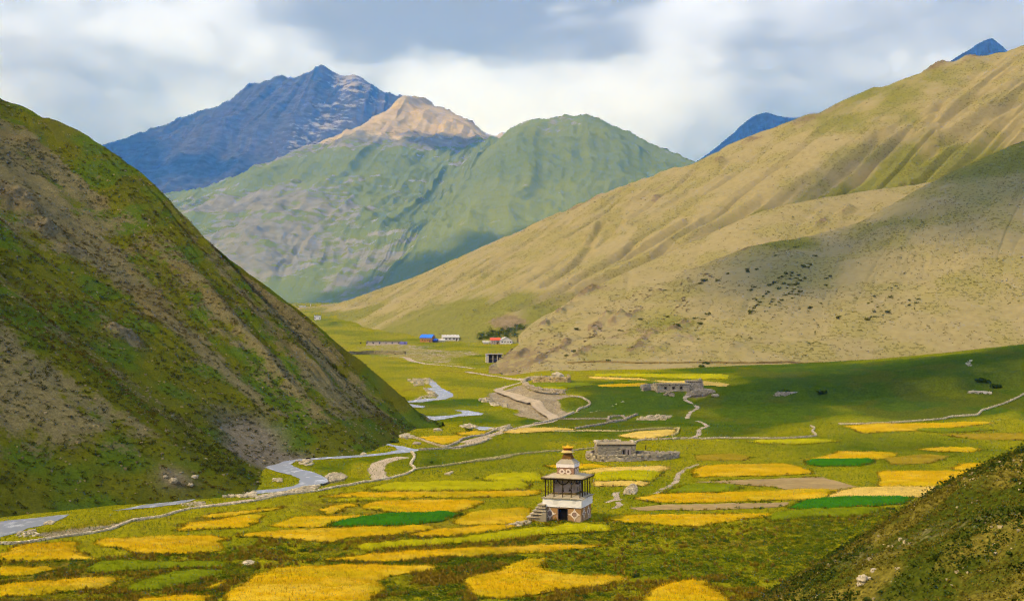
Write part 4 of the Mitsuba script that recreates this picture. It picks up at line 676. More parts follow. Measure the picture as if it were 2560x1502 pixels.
# ------------------------------------------------------------------ buildings
def box(x0, x1, y0, y1, z0, z1, taper=0.0):
    v = np.array([[x, y, z] for x in (x0, x1) for y in (y0, y1) for z in (z0, z1)], float)
    if taper:
        c = np.array([(x0 + x1) / 2, (y0 + y1) / 2]); top = v[:, 2] == z1
        v[top, :2] = c + (v[top, :2] - c) * (1 - taper)
    return v, CUBE_F
def merge(ms):
    off = np.cumsum([0] + [len(m[0]) for m in ms])
    return np.vstack([m[0] for m in ms]), np.vstack([np.asarray(m[1]) + o for m, o in zip(ms, off)])
def frustum(hx0, hy0, z0, hx1, hy1, z1):          # square slab whose half widths change from bottom to top
    v = np.array([[sx * h[0], sy * h[1], z] for z, h in ((z0, (hx0, hy0)), (z1, (hx1, hy1))) for sx, sy in ((-1, -1), (1, -1), (1, 1), (-1, 1))], float)
    f = [[0, 2, 1], [0, 3, 2], [4, 5, 6], [4, 6, 7]] + [t for a in range(4) for t in ([a, (a + 1) % 4, (a + 1) % 4 + 4], [a, (a + 1) % 4 + 4, a + 4])]
    return v, np.array(f)
def fine(m, e, wob=0.0, seed=0):
    t = trimesh.Trimesh(*m, process=False)
    v, f = trimesh.remesh.subdivide_to_size(t.vertices, t.faces, e)
    t = trimesh.Trimesh(v, f); 
    if wob: t.vertices = t.vertices + wob * np.stack([meshkit.fbm(t.vertices / 0.6 + 9 * k, 3, seed) - 0.5 for k in range(3)], -1)
    return np.array(t.vertices), np.array(t.faces)
def worn(v, base, amp=0.25, s=0.8, seed=0, drip=0.0, second=None, k=0.5):
    n = meshkit.fbm(v / s, 4, seed); c = np.array(base) * (1 - amp / 2 + amp * n)[:, None]
    if second is not None:
        m = sm(0.56, 0.68, meshkit.fbm(v / (s * 1.7) + 31, 4, seed + 1))[:, None] * k; c = c * (1 - m) + np.array(second) * m
    return np.clip(c, 0.004, 0.9)
class Site:                    # a place with its own axes, for the parts of one building
    def __init__(self, p, yaw): self.p, self.c, self.s = np.array(p, float), math.cos(yaw), math.sin(yaw)
    def w(self, v):
        v = np.asarray(v, float); return np.column_stack([v[:, 0] * self.c - v[:, 1] * self.s, v[:, 0] * self.s + v[:, 1] * self.c, v[:, 2]]) + self.p
    def put(self, name, m, parent, base, label=None, smooth=False, **kw):
        v = np.asarray(m[0], float); k = put(name, (self.w(v), m[1]), 'painted', parent, color=worn(v, base, **kw), smooth=smooth)
        if label: tag(k, label)
        return k
def prism(poly, z0, z1):
    t = trimesh.creation.extrude_polygon(Polygon(poly) if not hasattr(poly, 'area') else poly, z1 - z0, engine='earcut'); v = np.array(t.vertices); v[:, 2] += z0
    return v, np.array(t.faces)
def upright(poly, depth, face):                    # a flat shape standing on a wall: face maps (u, v, w out of the wall) to local axes
    v, f = prism(poly, 0, depth); return face(v), f

# the tower (chorten)
base = on_ground([(1392, 1303)])[0]
YAW = math.radians(-19)
S = Site(base + np.array([1.55, 2.6, -0.05]), YAW)
t = thing('tower', 'white banded three tier shrine tower with a gold finial among the barley fields', 'shrine tower')
BR, WH, SL, DK = (0.37, 0.215, 0.085), (0.80, 0.80, 0.77), (0.36, 0.32, 0.22), (0.055, 0.042, 0.022)
HB = 2.50                                           # half width of the lower storey
# lower wall with a door opening: four sides as blocks round the opening
lw = [box(-HB, -0.62, -HB, -HB + 0.5, 0, 1.92), box(0.76, HB, -HB, -HB + 0.5, 0, 1.92), box(-0.62, 0.76, -HB, -HB + 0.5, 1.72, 1.92), box(-HB, HB, HB - 0.5, HB, 0, 1.92), box(-HB, -HB + 0.5, -HB + 0.5, HB - 0.5, 0, 1.92), box(HB - 0.5, HB, -HB + 0.5, HB - 0.5, 0, 1.92)]
S.put('lower_wall', merge([fine(m, 0.35, 0.03, i) for i, m in enumerate(lw)]), t, BR, amp=0.5, s=0.7, second=(0.50, 0.40, 0.28), k=0.7)
S.put('door', merge([box(-0.60, 0.74, -HB + 0.35, -HB + 0.41, 0.02, 1.70)]), t, (0.012, 0.010, 0.009), label='black panel standing in for the dark of the open doorway')  # solid black sheet, painting the darkness inside the opening
S.put('door_frame', merge([box(-0.70, -0.60, -HB - 0.03, -HB + 0.2, 0, 1.80), box(0.74, 0.82, -HB - 0.03, -HB + 0.2, 0, 1.80), box(-0.60, 0.74, -HB - 0.03, -HB + 0.2, 1.71, 1.80)]), t, (0.30, 0.20, 0.12))
S.put('white_band', fine(frustum(2.66, 2.66, 1.90, 2.66, 2.66, 3.03), 0.25, 0.05, 3), t, WH, amp=0.28, s=0.5, second=(0.50, 0.51, 0.50), k=0.6)
r1 = S.put('lower_roof', fine(frustum(2.76, 2.76, 3.02, 1.85, 1.85, 3.44), 0.4, 0.06, 4), t, SL, amp=0.4, s=0.5)
def slates(parent, half, z, n, w, seed, base=SL):
    r = np.random.default_rng(seed)
    for side in range(4):
        a = side * math.pi / 2; ca, sa = math.cos(a), math.sin(a)
        for i in range(n):
            x = -half + (i + 0.5) * 2 * half / n; hw = half / n * r.uniform(0.86, 0.98)
            v, f = box(x - hw, x + hw, -half - r.uniform(0.06, 0.16), -half + w, z - 0.05 + r.normal(0, 0.008), z + 0.025 + r.normal(0, 0.012))
            v = np.column_stack([v[:, 0] * ca - v[:, 1] * sa, v[:, 0] * sa + v[:, 1] * ca, v[:, 2]])
            S.put('slate', (v, f), parent, np.array(base) * r.uniform(0.65, 1.25), amp=0.2)
slates(r1, 2.74, 3.06, 9, 0.5, 11)
# gallery: drum, garland, posts
S.put('drum', fine(frustum(1.45, 1.45, 3.40, 1.40, 1.40, 5.62), 0.3, 0.03, 5), t, (0.44, 0.36, 0.30), amp=0.45, s=0.5, second=(0.24, 0.19, 0.14))
S.put('drum_plinth', frustum(1.72, 1.72, 3.40, 1.60, 1.60, 3.68), t, (0.10, 0.075, 0.03))
def bar(p, q, r, n=6):
    m = trimesh.creation.cylinder(radius=r, segment=[p, q], sections=n); return np.array(m.vertices), np.array(m.faces)
PH = 2.36
for i in range(5):
    x = -PH + i * PH / 2
    for y in (-PH, PH): S.put('post', merge([bar((x, y, 3.12), (x, y, 5.52), 0.072), box(x - 0.15, x + 0.15, y - 0.06, y + 0.06, 5.40, 5.52)]), t, DK)
for i in range(1, 4):
    y = -PH + i * PH / 2
    for x in (-PH, PH): S.put('post', merge([bar((x, y, 3.12), (x, y, 5.52), 0.072), box(x - 0.06, x + 0.06, y - 0.15, y + 0.15, 5.40, 5.52)]), t, DK)
for y in (-PH, PH): S.put('beam', box(-PH - 0.25, PH + 0.25, y - 0.07, y + 0.07, 5.52, 5.66), t, DK)
for x in (-PH, PH): S.put('beam', box(x - 0.07, x + 0.07, -PH + 0.07, PH - 0.07, 5.52, 5.655), t, DK)
for face in range(4):
    a = face * math.pi / 2; rot = np.array([[math.cos(a), -math.sin(a), 0], [math.sin(a), math.cos(a), 0], [0, 0, 1]])
    def swag(x0, x1, z, drop, r):
        xs = np.linspace(x0, x1, 13); zs = z - drop * (1 - ((xs - (x0 + x1) / 2) / ((x1 - x0) / 2)) ** 2)
        return merge([bar((xs[k], -1.50, zs[k]), (xs[k + 1], -1.50, zs[k + 1]), r) for k in range(12)])
    for x0, x1, z, dr_, rr in ((-1.15, 0.75, 5.45, 0.72, 0.075), (-1.45, -1.0, 5.4, 0.62, 0.03), (0.55, 1.45, 5.4, 0.62, 0.03)):
        m = swag(x0, x1, z, dr_, rr); S.put('garland', (m[0] @ rot.T, m[1]), t, DK)
    for x in (-0.25, 0.72):
        m = merge([prism(Polygon([(-0.16, 0), (0.16, 0), (0.13, 0.20), (0.05, 0.42), (0, 0.55), (-0.05, 0.42), (-0.13, 0.20)]).difference(Polygon([(-0.07, 0.06), (0.07, 0.06), (0.05, 0.18), (-0.05, 0.18)])), 0, 0.05)])
        v = np.column_stack([m[0][:, 0] + x, -1.44 - m[0][:, 2], m[0][:, 1] + 3.80]); S.put('ornament', (v @ rot.T, m[1]), t, DK)
r2 = S.put('gallery_roof', fine(frustum(2.80, 2.80, 5.66, 1.22, 1.22, 6.08), 0.45, 0.05, 6), t, (0.44, 0.375, 0.23), amp=0.35, s=0.5)
slates(r2, 2.78, 5.70, 11, 0.45, 12, (0.27, 0.22, 0.13))
S.put('eave', frustum(2.80, 2.80, 5.47, 2.92, 2.92, 5.652), t, DK)
# upper storey with the eyes
S.put('upper_wall', fine(frustum(1.18, 1.18, 5.98, 1.15, 1.15, 6.96), 0.25, 0.02, 7), t, (0.33, 0.20, 0.125), amp=0.4, s=0.5)
S.put('upper_band', fine(frustum(1.25, 1.25, 6.94, 1.25, 1.25, 7.46), 0.25, 0.03, 8), t, (0.78, 0.74, 0.70), amp=0.30, s=0.4, second=(0.42, 0.36, 0.32))
S.put('upper_roof', fine(frustum(1.30, 1.30, 7.45, 0.72, 0.72, 7.98), 0.3, 0.04, 9), t, SL, amp=0.35, s=0.4)
S.put('neck', fine(frustum(0.70, 0.70, 7.94, 0.40, 0.40, 8.80), 0.2, 0.02, 10), t, (0.16, 0.085, 0.025), amp=0.4, s=0.3)
def lathe(prof, n=20, z=0):
    m = trimesh.creation.revolve(np.array(prof, float), sections=n); return np.array(m.vertices), np.array(m.faces)
S.put('parasol', lathe([(0.001, 8.78), (0.70, 8.78), (0.98, 8.84), (0.97, 8.88), (0.58, 9.14), (0.001, 9.16)], 8), t, (0.52, 0.40, 0.15))
S.put('parasol_ring', lathe([(0.001, 9.15), (0.56, 9.15), (0.60, 9.30), (0.66, 9.40), (0.001, 9.40)]), t, (0.20, 0.055, 0.012))
cr = [lathe([(0.001, 9.38), (0.66, 9.38), (0.76, 9.50), (0.70, 9.56), (0.30, 9.60), (0.001, 9.62)])]
for i in range(12):
    a = i * math.pi / 6; cr.append(bar((0.66 * math.cos(a), 0.66 * math.sin(a), 9.48), (0.76 * math.cos(a), 0.76 * math.sin(a), 9.68), 0.045, 5))
S.put('crown', merge(cr), t, (0.72, 0.44, 0.035), label='gilded crown disc')
S.put('finial', lathe([(0.001, 9.58), (0.18, 9.60), (0.10, 9.72), (0.045, 9.80), (0.06, 9.88), (0.03, 9.95), (0.001, 10.16)], 10), t, (0.74, 0.47, 0.04), label='gold finial')
# painted eyes: flat shapes of limewash on the walls
def eye_star(r, q=0.34, n=40):
    a = np.linspace(0, 2 * np.pi, n, endpoint=False); rad = r / (np.abs(np.cos(a)) ** 0.62 + np.abs(np.sin(a)) ** 0.62 + 1e-6) ** (1 / 0.72)
    return Polygon(np.column_stack([np.cos(a) * np.maximum(rad, r * 0.50), np.sin(a) * np.maximum(rad, r * 0.50)]))
def on_wall(kind, u, z, hw, size, side, squeeze=1.0):
    a = side * math.pi / 2; rot = np.array([[math.cos(a), -math.sin(a), 0], [math.sin(a), math.cos(a), 0], [0, 0, 1]])
    if kind == 'star':
        outer = eye_star(size)
    else:
        outer = shapely.union_all([shapely.Point(0, 0).buffer(size * 0.80), Polygon([(-size, -size * 0.15), (-size * 0.4, size * 0.6), (-size * 0.4, -size * 0.7)]), Polygon([(size, -size * 0.15), (size * 0.4, size * 0.6), (size * 0.4, -size * 0.7)]), Polygon([(-size * 0.4, -size * 1.05), (size * 0.4, -size * 1.05), (0, 0)])])
    outer = shapely.affinity.scale(outer, squeeze, 1.0); iris = shapely.affinity.scale(shapely.Point(0, 0).buffer(size * 0.36), squeeze, 1.0)
    def lay(pg, depth, off): 
        v, f = prism(pg, 0, depth); return np.column_stack([v[:, 0] + u, -hw - off - v[:, 2], v[:, 1] + z]) @ rot.T, f
    e = S.put('eye', lay(outer.difference(iris), 0.05, 0.0), t, (0.66, 0.57, 0.46), amp=0.3, s=0.3)
    S.put('iris', lay(iris, 0.045, 0.0), e, (0.26, 0.18, 0.13))
import shapely.affinity
for side in range(4):
    for u in (-0.46, 0.42): on_wall('ring', u, 6.42, 1.20, 0.46, side)
    for u in ((-1.70, 1.66) if side == 0 else (-1.1, 1.1)): on_wall('star', u, 1.0, HB + 0.015, 0.88, side)
# stone stair at its left
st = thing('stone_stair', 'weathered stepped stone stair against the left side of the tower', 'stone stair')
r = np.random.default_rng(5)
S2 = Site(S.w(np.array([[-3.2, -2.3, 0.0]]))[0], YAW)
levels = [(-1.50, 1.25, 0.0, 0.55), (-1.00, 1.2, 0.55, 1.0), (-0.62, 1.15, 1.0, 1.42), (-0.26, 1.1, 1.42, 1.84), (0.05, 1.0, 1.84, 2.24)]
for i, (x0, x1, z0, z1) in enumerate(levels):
    s = S2.put('step', box(x0 + 0.1, x1, -0.80, 0.85, z0, z1 - 0.1), st, GREY * 0.45, amp=0.4, s=0.4)  # riser core darkened: shade put into the stone colour
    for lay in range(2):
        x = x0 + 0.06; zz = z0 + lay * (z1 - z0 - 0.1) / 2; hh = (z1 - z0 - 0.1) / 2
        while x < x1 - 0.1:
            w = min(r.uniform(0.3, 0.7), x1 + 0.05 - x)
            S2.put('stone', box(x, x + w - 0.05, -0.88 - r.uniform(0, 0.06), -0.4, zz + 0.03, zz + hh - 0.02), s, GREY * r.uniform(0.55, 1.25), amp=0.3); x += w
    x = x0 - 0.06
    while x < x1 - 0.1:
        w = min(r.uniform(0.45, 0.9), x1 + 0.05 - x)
        S2.put('stone', fine(box(x, x + w - 0.03, -1.02 - r.uniform(0, 0.06), 0.9, z1 - 0.1, z1 + 0.004), 0.5, 0.03, i), s, GREY * r.uniform(1.15, 1.6), amp=0.3); x += w  # treads paler than risers: light from above painted into the stone
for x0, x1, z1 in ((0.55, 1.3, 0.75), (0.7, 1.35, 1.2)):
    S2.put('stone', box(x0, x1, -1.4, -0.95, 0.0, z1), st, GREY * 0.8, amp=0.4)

# stone houses
def stone_face(site, parent, x0, x1, y, z0, z1, nrm, st, col, seed, holes=()):
    r = np.random.default_rng(seed); P = []; Y = []
    for k, z in enumerate(np.arange(z0 + st * 0.3, z1, st * 0.55)):
        for x in np.arange(x0 + (k % 2) * st * 0.4, x1, st * 0.9):
            if any(a - st * .3 < x < b + st * .3 and c - st * .3 < z < d + st * .3 for a, b, c, d in holes): continue
            P.append((x, y, z) if nrm == 'y' else (y, x, z)); Y.append(0 if nrm == 'y' else math.pi / 2)
    V, F, C = stones(P, [st, st * 0.55, st * 0.58], col, seed, yaw=Y, jit=0.12, rnd=0.22)
    return V, F, C
def stone_house(label, c, pl, pr, depth, h, yaw, col, door=None, wins=(), st=0.42, parapet=False, name='stone_house', roofcol=(0.30, 0.25, 0.15)):
    a, b = on_ground(PX(c, [pl]))[0], on_ground(PX(c, [pr]))[0]
    w = np.linalg.norm((b - a)[:2]) / 2; mid = (a + b) / 2
    s = Site([mid[0] - math.sin(yaw) * depth / 2, mid[1] + math.cos(yaw) * depth / 2, min(a[2], b[2], G(mid[0], mid[1] + depth)) - 0.1], yaw); hd = depth / 2; top = h + 0.1
    t = thing(name, label, 'stone house')
    s.put('wall', box(-w, w, -hd, hd, 0, top), t, np.array(col) * 0.8)
    holes = [(x - ww / 2, x + ww / 2, z, z + hh) for x, z, ww, hh in wins] + ([(door[0] - door[1] / 2, door[0] + door[1] / 2, 0, door[2])] if door else [])
    parts = [stone_face(s, t, -w, w, -hd, 0, top, 'y', st, col, 3, holes), stone_face(s, t, -hd, hd, -w, 0, top, 'x', st, col, 4), stone_face(s, t, -hd, hd, w, 0, top, 'x', st, col, 5)]
    V, F, C = join(parts); k = put('stones', (s.w(V), F), 'painted', t, color=C); tag(k, kind='stuff')
    s.put('roof', fine(box(-w - 0.25, w + 0.25, -hd - 0.3, hd + 0.25, top, top + 0.16), 0.8, 0.08, 2), t, roofcol, amp=0.4, s=1.0)
    s.put('eave', box(-w - 0.2, w + 0.2, -hd - 0.22, -hd + 0.1, top - 0.16, top - 0.004), t, (0.08, 0.06, 0.03))
    for x, z, ww, hh in wins:
        wn = s.put('window', box(x - ww / 2, x + ww / 2, -hd - 0.16, -hd - 0.02, z, z + hh), t, (0.02, 0.016, 0.012))
        s.put('lintel', box(x - ww / 2 - 0.12, x + ww / 2 + 0.12, -hd - 0.2, -hd - 0.02, z + hh, z + hh + 0.1), wn, (0.20, 0.15, 0.09))
    if door:
        x, ww, hh = door
        s.put('door', box(x - ww / 2, x + ww / 2, -hd - 0.17, -hd - 0.02, 0.05, hh), t, (0.30, 0.26, 0.25), label='grey plank door')
        s.put('door_gap', box(x - ww * 0.10, x + ww * 0.10, -hd - 0.19, -hd - 0.175, 0.05, hh - 0.05), t, (0.02, 0.015, 0.012))
    if parapet:
        q = [(x, hd, top + 0.25) for x in np.arange(-w, w * 0.4, st * 0.9)] + [(-w, y, top + 0.25) for y in np.arange(-hd, hd, st * 0.9)] + [(w, y, top + 0.25) for y in np.arange(-hd * 0.2, hd, st * 0.9)]
        V, F, C = stones(q, st, PALE * 1.05, 8); k = put('parapet', (s.w(V), F), 'painted', t, color=C); tag(k, kind='stuff')
    return s, t, w, top
stone_house('low flat roofed stone house behind a yard wall right of the tower', 'f', (1225, 1108), (1585, 1108), 4.6, 2.55, math.radians(4), GREY * 0.92, door=(2.2, 1.0, 1.75), wins=((1.35, 0.9, 0.25, 0.8),), parapet=True, st=0.4)
stone_house('grey stone house with three small dark windows and a flat roof', 'f', (1835, 462), (2085, 462), 4.5, 2.25, 0.0, GREY * 1.0, wins=((-2.2, 1.05, 0.6, 0.6), (0.05, 1.05, 0.6, 0.6), (2.2, 1.1, 0.6, 0.6)), st=0.5)
sa, ta, wa, tp = stone_house('stone annex with a corner doorway right of the windowed house', 'f', (2095, 440), (2240, 440), 4.0, 2.3, 0.0, GREY * 1.05, door=(2.1, 0.7, 1.7), st=0.5, name='stone_annex')
V, F, C = stones([(wa - 0.3, -1.2, tp + 0.35), (wa - 0.6, -0.9, tp + 0.45), (wa - 0.9, -1.1, tp + 0.35), (wa - 0.5, -1.2, tp + 0.75)], 0.5, PALE, 3)
put('roof_stones', (sa.w(V), F), 'painted', ta, color=C)
stone_wall('tumbled stone wall left of the windowed house', [('f', [(1660, 455), (1740, 448), (1830, 455)]), ('f', [(1650, 430), (1750, 418), (1840, 425)])], h=1.3, w=0.8, col=GREY, st=0.55, gap=0.12)
stone_wall('roofless rectangular stone ruin on the green meadow', [('f', [(1318, 752), (1480, 745), (1500, 740)]), ('f', [(1318, 752), (1335, 712)]), ('f', [(1335, 712), (1450, 702), (1480, 715), (1490, 742)]), ('f', [(1490, 728), (1540, 710), (1600, 690)])], h=0.55, w=0.45, col=GREY * 0.95, st=0.36, gap=0.15, cat='ruin')
stone_wall('ruined tan wall of the terrace plots with a squared end', [('f', [(600, 372), (700, 366), (920, 378), (935, 350)])], h=2.0, w=1.0, col=np.array([0.36, 0.29, 0.14]), st=0.6)

def gable_house(label, cat, c, pl, pr, depth, h, ridge, yaw, wallc, roofc, name='house', wins=(), ax='x', over=0.35, door=None, porch=0):
    """Walls, gable roof (ridge along local x or y), windows: all in metres at the two pixels' spot."""
    a, b = on_ground(PX(c, [pl]))[0], on_ground(PX(c, [pr]))[0]
    w = np.linalg.norm((b - a)[:2]) / 2; mid = (a + b) / 2; hd = depth / 2
    s = Site([mid[0] - math.sin(yaw) * hd, mid[1] + math.cos(yaw) * hd, min(a[2], b[2]) - 0.3], yaw); h = h + 0.3
    t = thing(name, label, cat)
    if ridge > 0.05:
        if ax == 'x':
            g = [(-hd, 0), (hd, 0), (hd, h), (0, h + ridge), (-hd, h)]; v, f = prism(g, -w, w); v = v[:, [2, 0, 1]]
        else:
            g = [(-w, 0), (w, 0), (w, h), (0, h + ridge), (-w, h)]; v, f = prism(g, -hd, hd); v = v[:, [0, 2, 1]] * [1, 1, 1]; f = f[:, ::-1]
        s.put('wall', (v, f), t, wallc, amp=0.2)
        span, L = (hd, w) if ax == 'x' else (w, hd)
        k = ridge / span
        for sg in (-1, 1):
            p = [(sg * -0.02, h + ridge + 0.02), (sg * (span + over), h - over * k + 0.02), (sg * (span + over), h - over * k + 0.14), (sg * -0.02, h + ridge + 0.15)]
            v, f = prism(Polygon(p), -L - over, L + over)
            v = v[:, [2, 0, 1]] if ax == 'x' else v[:, [0, 2, 1]]
            s.put('roof', (v, f), t, roofc, amp=0.18, s=2.0)
    else:
        s.put('wall', box(-w, w, -hd, hd, 0, h), t, wallc, amp=0.2)
        s.put('roof', box(-w - over, w + over, -hd - over, hd + over, h + 0.003, h + 0.22), t, roofc, amp=0.2)
    for x, z, ww, hh in wins:
        wn = s.put('window', box(x - ww / 2, x + ww / 2, -hd - 0.07, -hd + 0.05, z + 0.3, z + 0.3 + hh), t, (0.03, 0.03, 0.035))
        s.put('frame', box(x - ww / 2 - 0.1, x + ww / 2 + 0.1, -hd - 0.10, -hd + 0.05, z + 0.3 - 0.12, z + 0.3 - 0.004), wn, np.array(wallc) * 0.8)
    if door: s.put('door', box(door - 0.5, door + 0.5, -hd - 0.07, -hd + 0.05, 0.3, 2.2), t, (0.10, 0.07, 0.05))
    for i in range(porch):
        x = -w + (i + 0.5) * 2 * w / porch; s.put('post', box(x - 0.09, x + 0.09, -hd - over + 0.02, -hd - over + 0.2, 0, h - 0.3), t, (0.14, 0.10, 0.07))
    return s, t, w, hd, h
BLUE, RED, TIN = (0.05, 0.19, 0.80), (0.62, 0.115, 0.055), (0.46, 0.47, 0.44)
gable_house('brown timber house with a bright blue gable roof', 'house', 'h', (1358, 449), (1478, 449), 6.0, 3.1, 1.9, math.radians(-20), (0.34, 0.185, 0.06), BLUE, wins=((-2.4, 1.0, 0.7, 1.0), (-0.4, 1.0, 0.7, 1.0), (1.6, 1.0, 0.7, 1.0)), door=3.0)
gable_house('small lean-to shed with a bright blue roof right of the blue roofed house', 'shed', 'h', (1452, 450), (1512, 446), 4.0, 1.5, 0.8, math.radians(-14), (0.05, 0.05, 0.16), BLUE, name='shed')
gable_house('white house with a grey tin gable roof and dark windows', 'house', 'h', (1590, 436), (1735, 436), 6.0, 2.5, 1.5, math.radians(10), (0.60, 0.57, 0.50), TIN, wins=((-3.2, 0.9, 0.9, 1.1), (-0.6, 0.9, 0.9, 1.1), (2.0, 0.9, 0.9, 1.1)), door=3.9)
gable_house('low grey tin roofed annex left of the white tin roofed house', 'shed', 'h', (1528, 445), (1600, 445), 5.0, 1.1, 0.7, math.radians(10), (0.55, 0.53, 0.48), (0.52, 0.52, 0.47), name='shed')
gable_house('small dark hut between the tin roofed and the red roofed house', 'hut', 'h', (1828, 436), (1876, 436), 3.0, 1.6, 0.0, 0.0, (0.16, 0.125, 0.06), (0.20, 0.17, 0.08), name='hut')
gable_house('white house wing with a red roof and dark porch posts', 'house', 'h', (2052, 466), (2142, 466), 5.5, 2.5, 1.5, math.radians(6), (0.56, 0.47, 0.40), RED, porch=4, door=1.5)
gable_house('white gable fronted house wing with a grey roof and four small windows', 'house', 'h', (2140, 466), (2262, 462), 8.0, 2.3, 2.1, math.radians(8), (0.72, 0.70, 0.66), TIN, ax='y', wins=((-2.6, 1.0, 0.8, 0.8), (-0.8, 1.0, 0.8, 0.8), (1.2, 1.0, 0.8, 0.8), (3.0, 0.9, 0.8, 0.8)))
gable_house('low grey roofed annex left of the red roofed house', 'shed', 'h', (1975, 464), (2036, 464), 4.0, 1.1, 0.6, 0.0, (0.45, 0.44, 0.38), (0.52, 0.54, 0.46), name='shed')
s, t2, w, hd, h = gable_house('long low whitewashed building with a dark flat roof and a blue end', 'long house', 'h', (872, 474), (1130, 474), 5.0, 2.2, 0.0, 0.0, (0.48, 0.42, 0.34), (0.12, 0.09, 0.06), name='long_house', wins=[(x, 0.9, 0.9, 0.9) for x in (-14, -10, -6, -2, 2, 6, 10, 14)])
s.put('blue_end', box(w, w + 4.5, -hd, hd, 0.2, h - 0.1), t2, (0.20, 0.19, 0.42), label='blue painted end room')
# concrete frame building at the spur's foot
a = on_ground(PX('h', [(2020, 648)]))[0]
sc = Site([a[0], a[1] + 3.0, a[2] - 0.2], math.radians(4)); tc = thing('concrete_frame_building', 'unfinished concrete frame building half hidden by the tan spur', 'building')
CON = (0.44, 0.40, 0.33)
for i in range(4): sc.put('pillar', box(i * 2.1, i * 2.1 + 0.42, -2.5, -2.1, 0, 4.0), tc, CON)
sc.put('side_wall', box(-0.9, 0.0, -2.5, 2.5, 0, 4.0), tc, (0.50, 0.47, 0.39)); sc.put('rear_wall', box(0, 7, 2.2, 2.5, 0, 4.0), tc, (0.24, 0.20, 0.155))
sc.put('floor_slab', box(0.0, 7, -2.09, 2.2, 1.9, 2.15), tc, (0.2, 0.17, 0.14)); sc.put('roof_slab', box(-1.1, 7.2, -2.8, 2.7, 4.0, 4.35), tc, (0.36, 0.32, 0.25))
# the far terrace village
def far_hut(label, q, wd, dp, h, col, roofc, yd=1600):
    x = (q[0] - 1280) / FPX * yd; gable_o = Site([x, yd, float(G(x, yd)) - 0.4], 0.0); t = thing('far_house', label, 'house')
    gable_o.put('wall', box(-wd, wd, -dp, dp, 0, h + 0.4), t, col); gable_o.put('roof', box(-wd - .4, wd + .4, -dp - .4, dp + .4, h + 0.403, h + 0.8), t, roofc)
    for k in np.linspace(-wd * 0.7, wd * 0.7, max(2, int(wd / 2.5))): gable_o.put('window', box(k - 0.5, k + 0.5, -dp - 0.08, -dp + 0.02, 1.2, 2.2), t, (0.05, 0.04, 0.04))
far_hut('long dark house on the far terrace edge beside the tan ridge', (874, 768), 5.6, 3, 2.6, (0.16, 0.09, 0.07), (0.40, 0.38, 0.42), 1580)
far_hut('grey white house on the far terrace beside the dark hill', (756, 777), 3.4, 3, 2.6, (0.46, 0.46, 0.38), (0.5, 0.5, 0.44), 1590)
far_hut('long low mud house in the middle of the far terrace', (818, 771), 6.0, 2.5, 1.8, (0.22, 0.19, 0.11), (0.30, 0.27, 0.17), 1640)
far_hut('white walled house half hidden by the dark hill on the far slope', (794, 818), 2.8, 2.5, 3.4, (0.66, 0.66, 0.66), (0.28, 0.29, 0.34), 1270)
x = (776 - 1280) / FPX * 1590; k = put('pole', merge([bar((x, 1590, float(G(x, 1590)) - 0.3), (x, 1590, float(G(x, 1590)) + 5.0), 0.28, 6)]), 'painted', color=(0.5, 0.5, 0.45)); tag(k, 'pale pole standing on the far terrace', 'pole')
x = on_ground([(1614, 1124)])[0]; k = put('post', merge([bar(x, x + [0.05, 0, 0.95], 0.10, 7)]), 'painted', color=(0.05, 0.05, 0.012)); tag(k, 'dark upright post in the grass right of the low stone house', 'post')
# ------------------------------------------------------------------ plants
ICO = trimesh.creation.icosphere(subdivisions=1)
def leafball(seed, n=90, sq=0.8):
    """A shrub of leaf-sized faces through an uneven volume, one metre in radius."""
    r = np.random.default_rng(seed); lob = r.normal(0, 0.45, (6, 3)) * [1, 1, 0.5] + [0, 0, 0.45]; rad = r.uniform(0.35, 0.6, 6)
    j = r.integers(0, 6, n); d = r.normal(size=(n, 3)); d /= np.linalg.norm(d, axis=1, keepdims=True)
    p = lob[j] + d * (rad[j] * r.uniform(0.55, 1.0, n) ** 0.4)[:, None]; p[:, 2] = np.maximum(p[:, 2] * sq, 0.02)
    e1 = np.cross(d + r.normal(0, 0.6, (n, 3)), [0.3, 0.2, 0.9]); e1 /= np.linalg.norm(e1, axis=1, keepdims=True)
    e2 = np.cross(d, e1); e2 /= np.linalg.norm(e2, axis=1, keepdims=True) + 1e-9
    s = r.uniform(0.12, 0.24, n)[:, None]
    V = np.stack([p - e1 * s, p + e2 * s * 0.8, p + e1 * s, p - e2 * s * 0.8], 1).reshape(-1, 3)
    q = np.arange(4 * n).reshape(-1, 4); F = np.vstack([q[:, [0, 1, 2]], q[:, [0, 2, 3]]])
    return V, F, np.repeat(r.uniform(0.6, 1.5, n), 4)
def tussock(seed, n=16):
    r = np.random.default_rng(seed); a = r.uniform(0, 2 * np.pi, n); el = r.uniform(0.3, 1.4, n); l = r.uniform(0.6, 1.1, n)
    tip = np.column_stack([np.cos(a) * np.cos(el), np.sin(a) * np.cos(el), np.sin(el)]) * l[:, None]
    s = np.column_stack([-np.sin(a), np.cos(a), 0 * a]) * 0.16; b = np.column_stack([np.cos(a), np.sin(a), 0 * a]) * 0.12
    return np.stack([b - s, b + s, tip], 1).reshape(-1, 3), np.arange(3 * n).reshape(-1, 3), np.repeat(r.uniform(0.7, 1.4, n), 3)
BALLS = [leafball(i, 130) for i in range(6)]; TINY = [leafball(80 + i, 12) for i in range(8)]; SMALL = [leafball(40 + i, 26) for i in range(6)]; TUSS = [tussock(i) for i in range(8)]
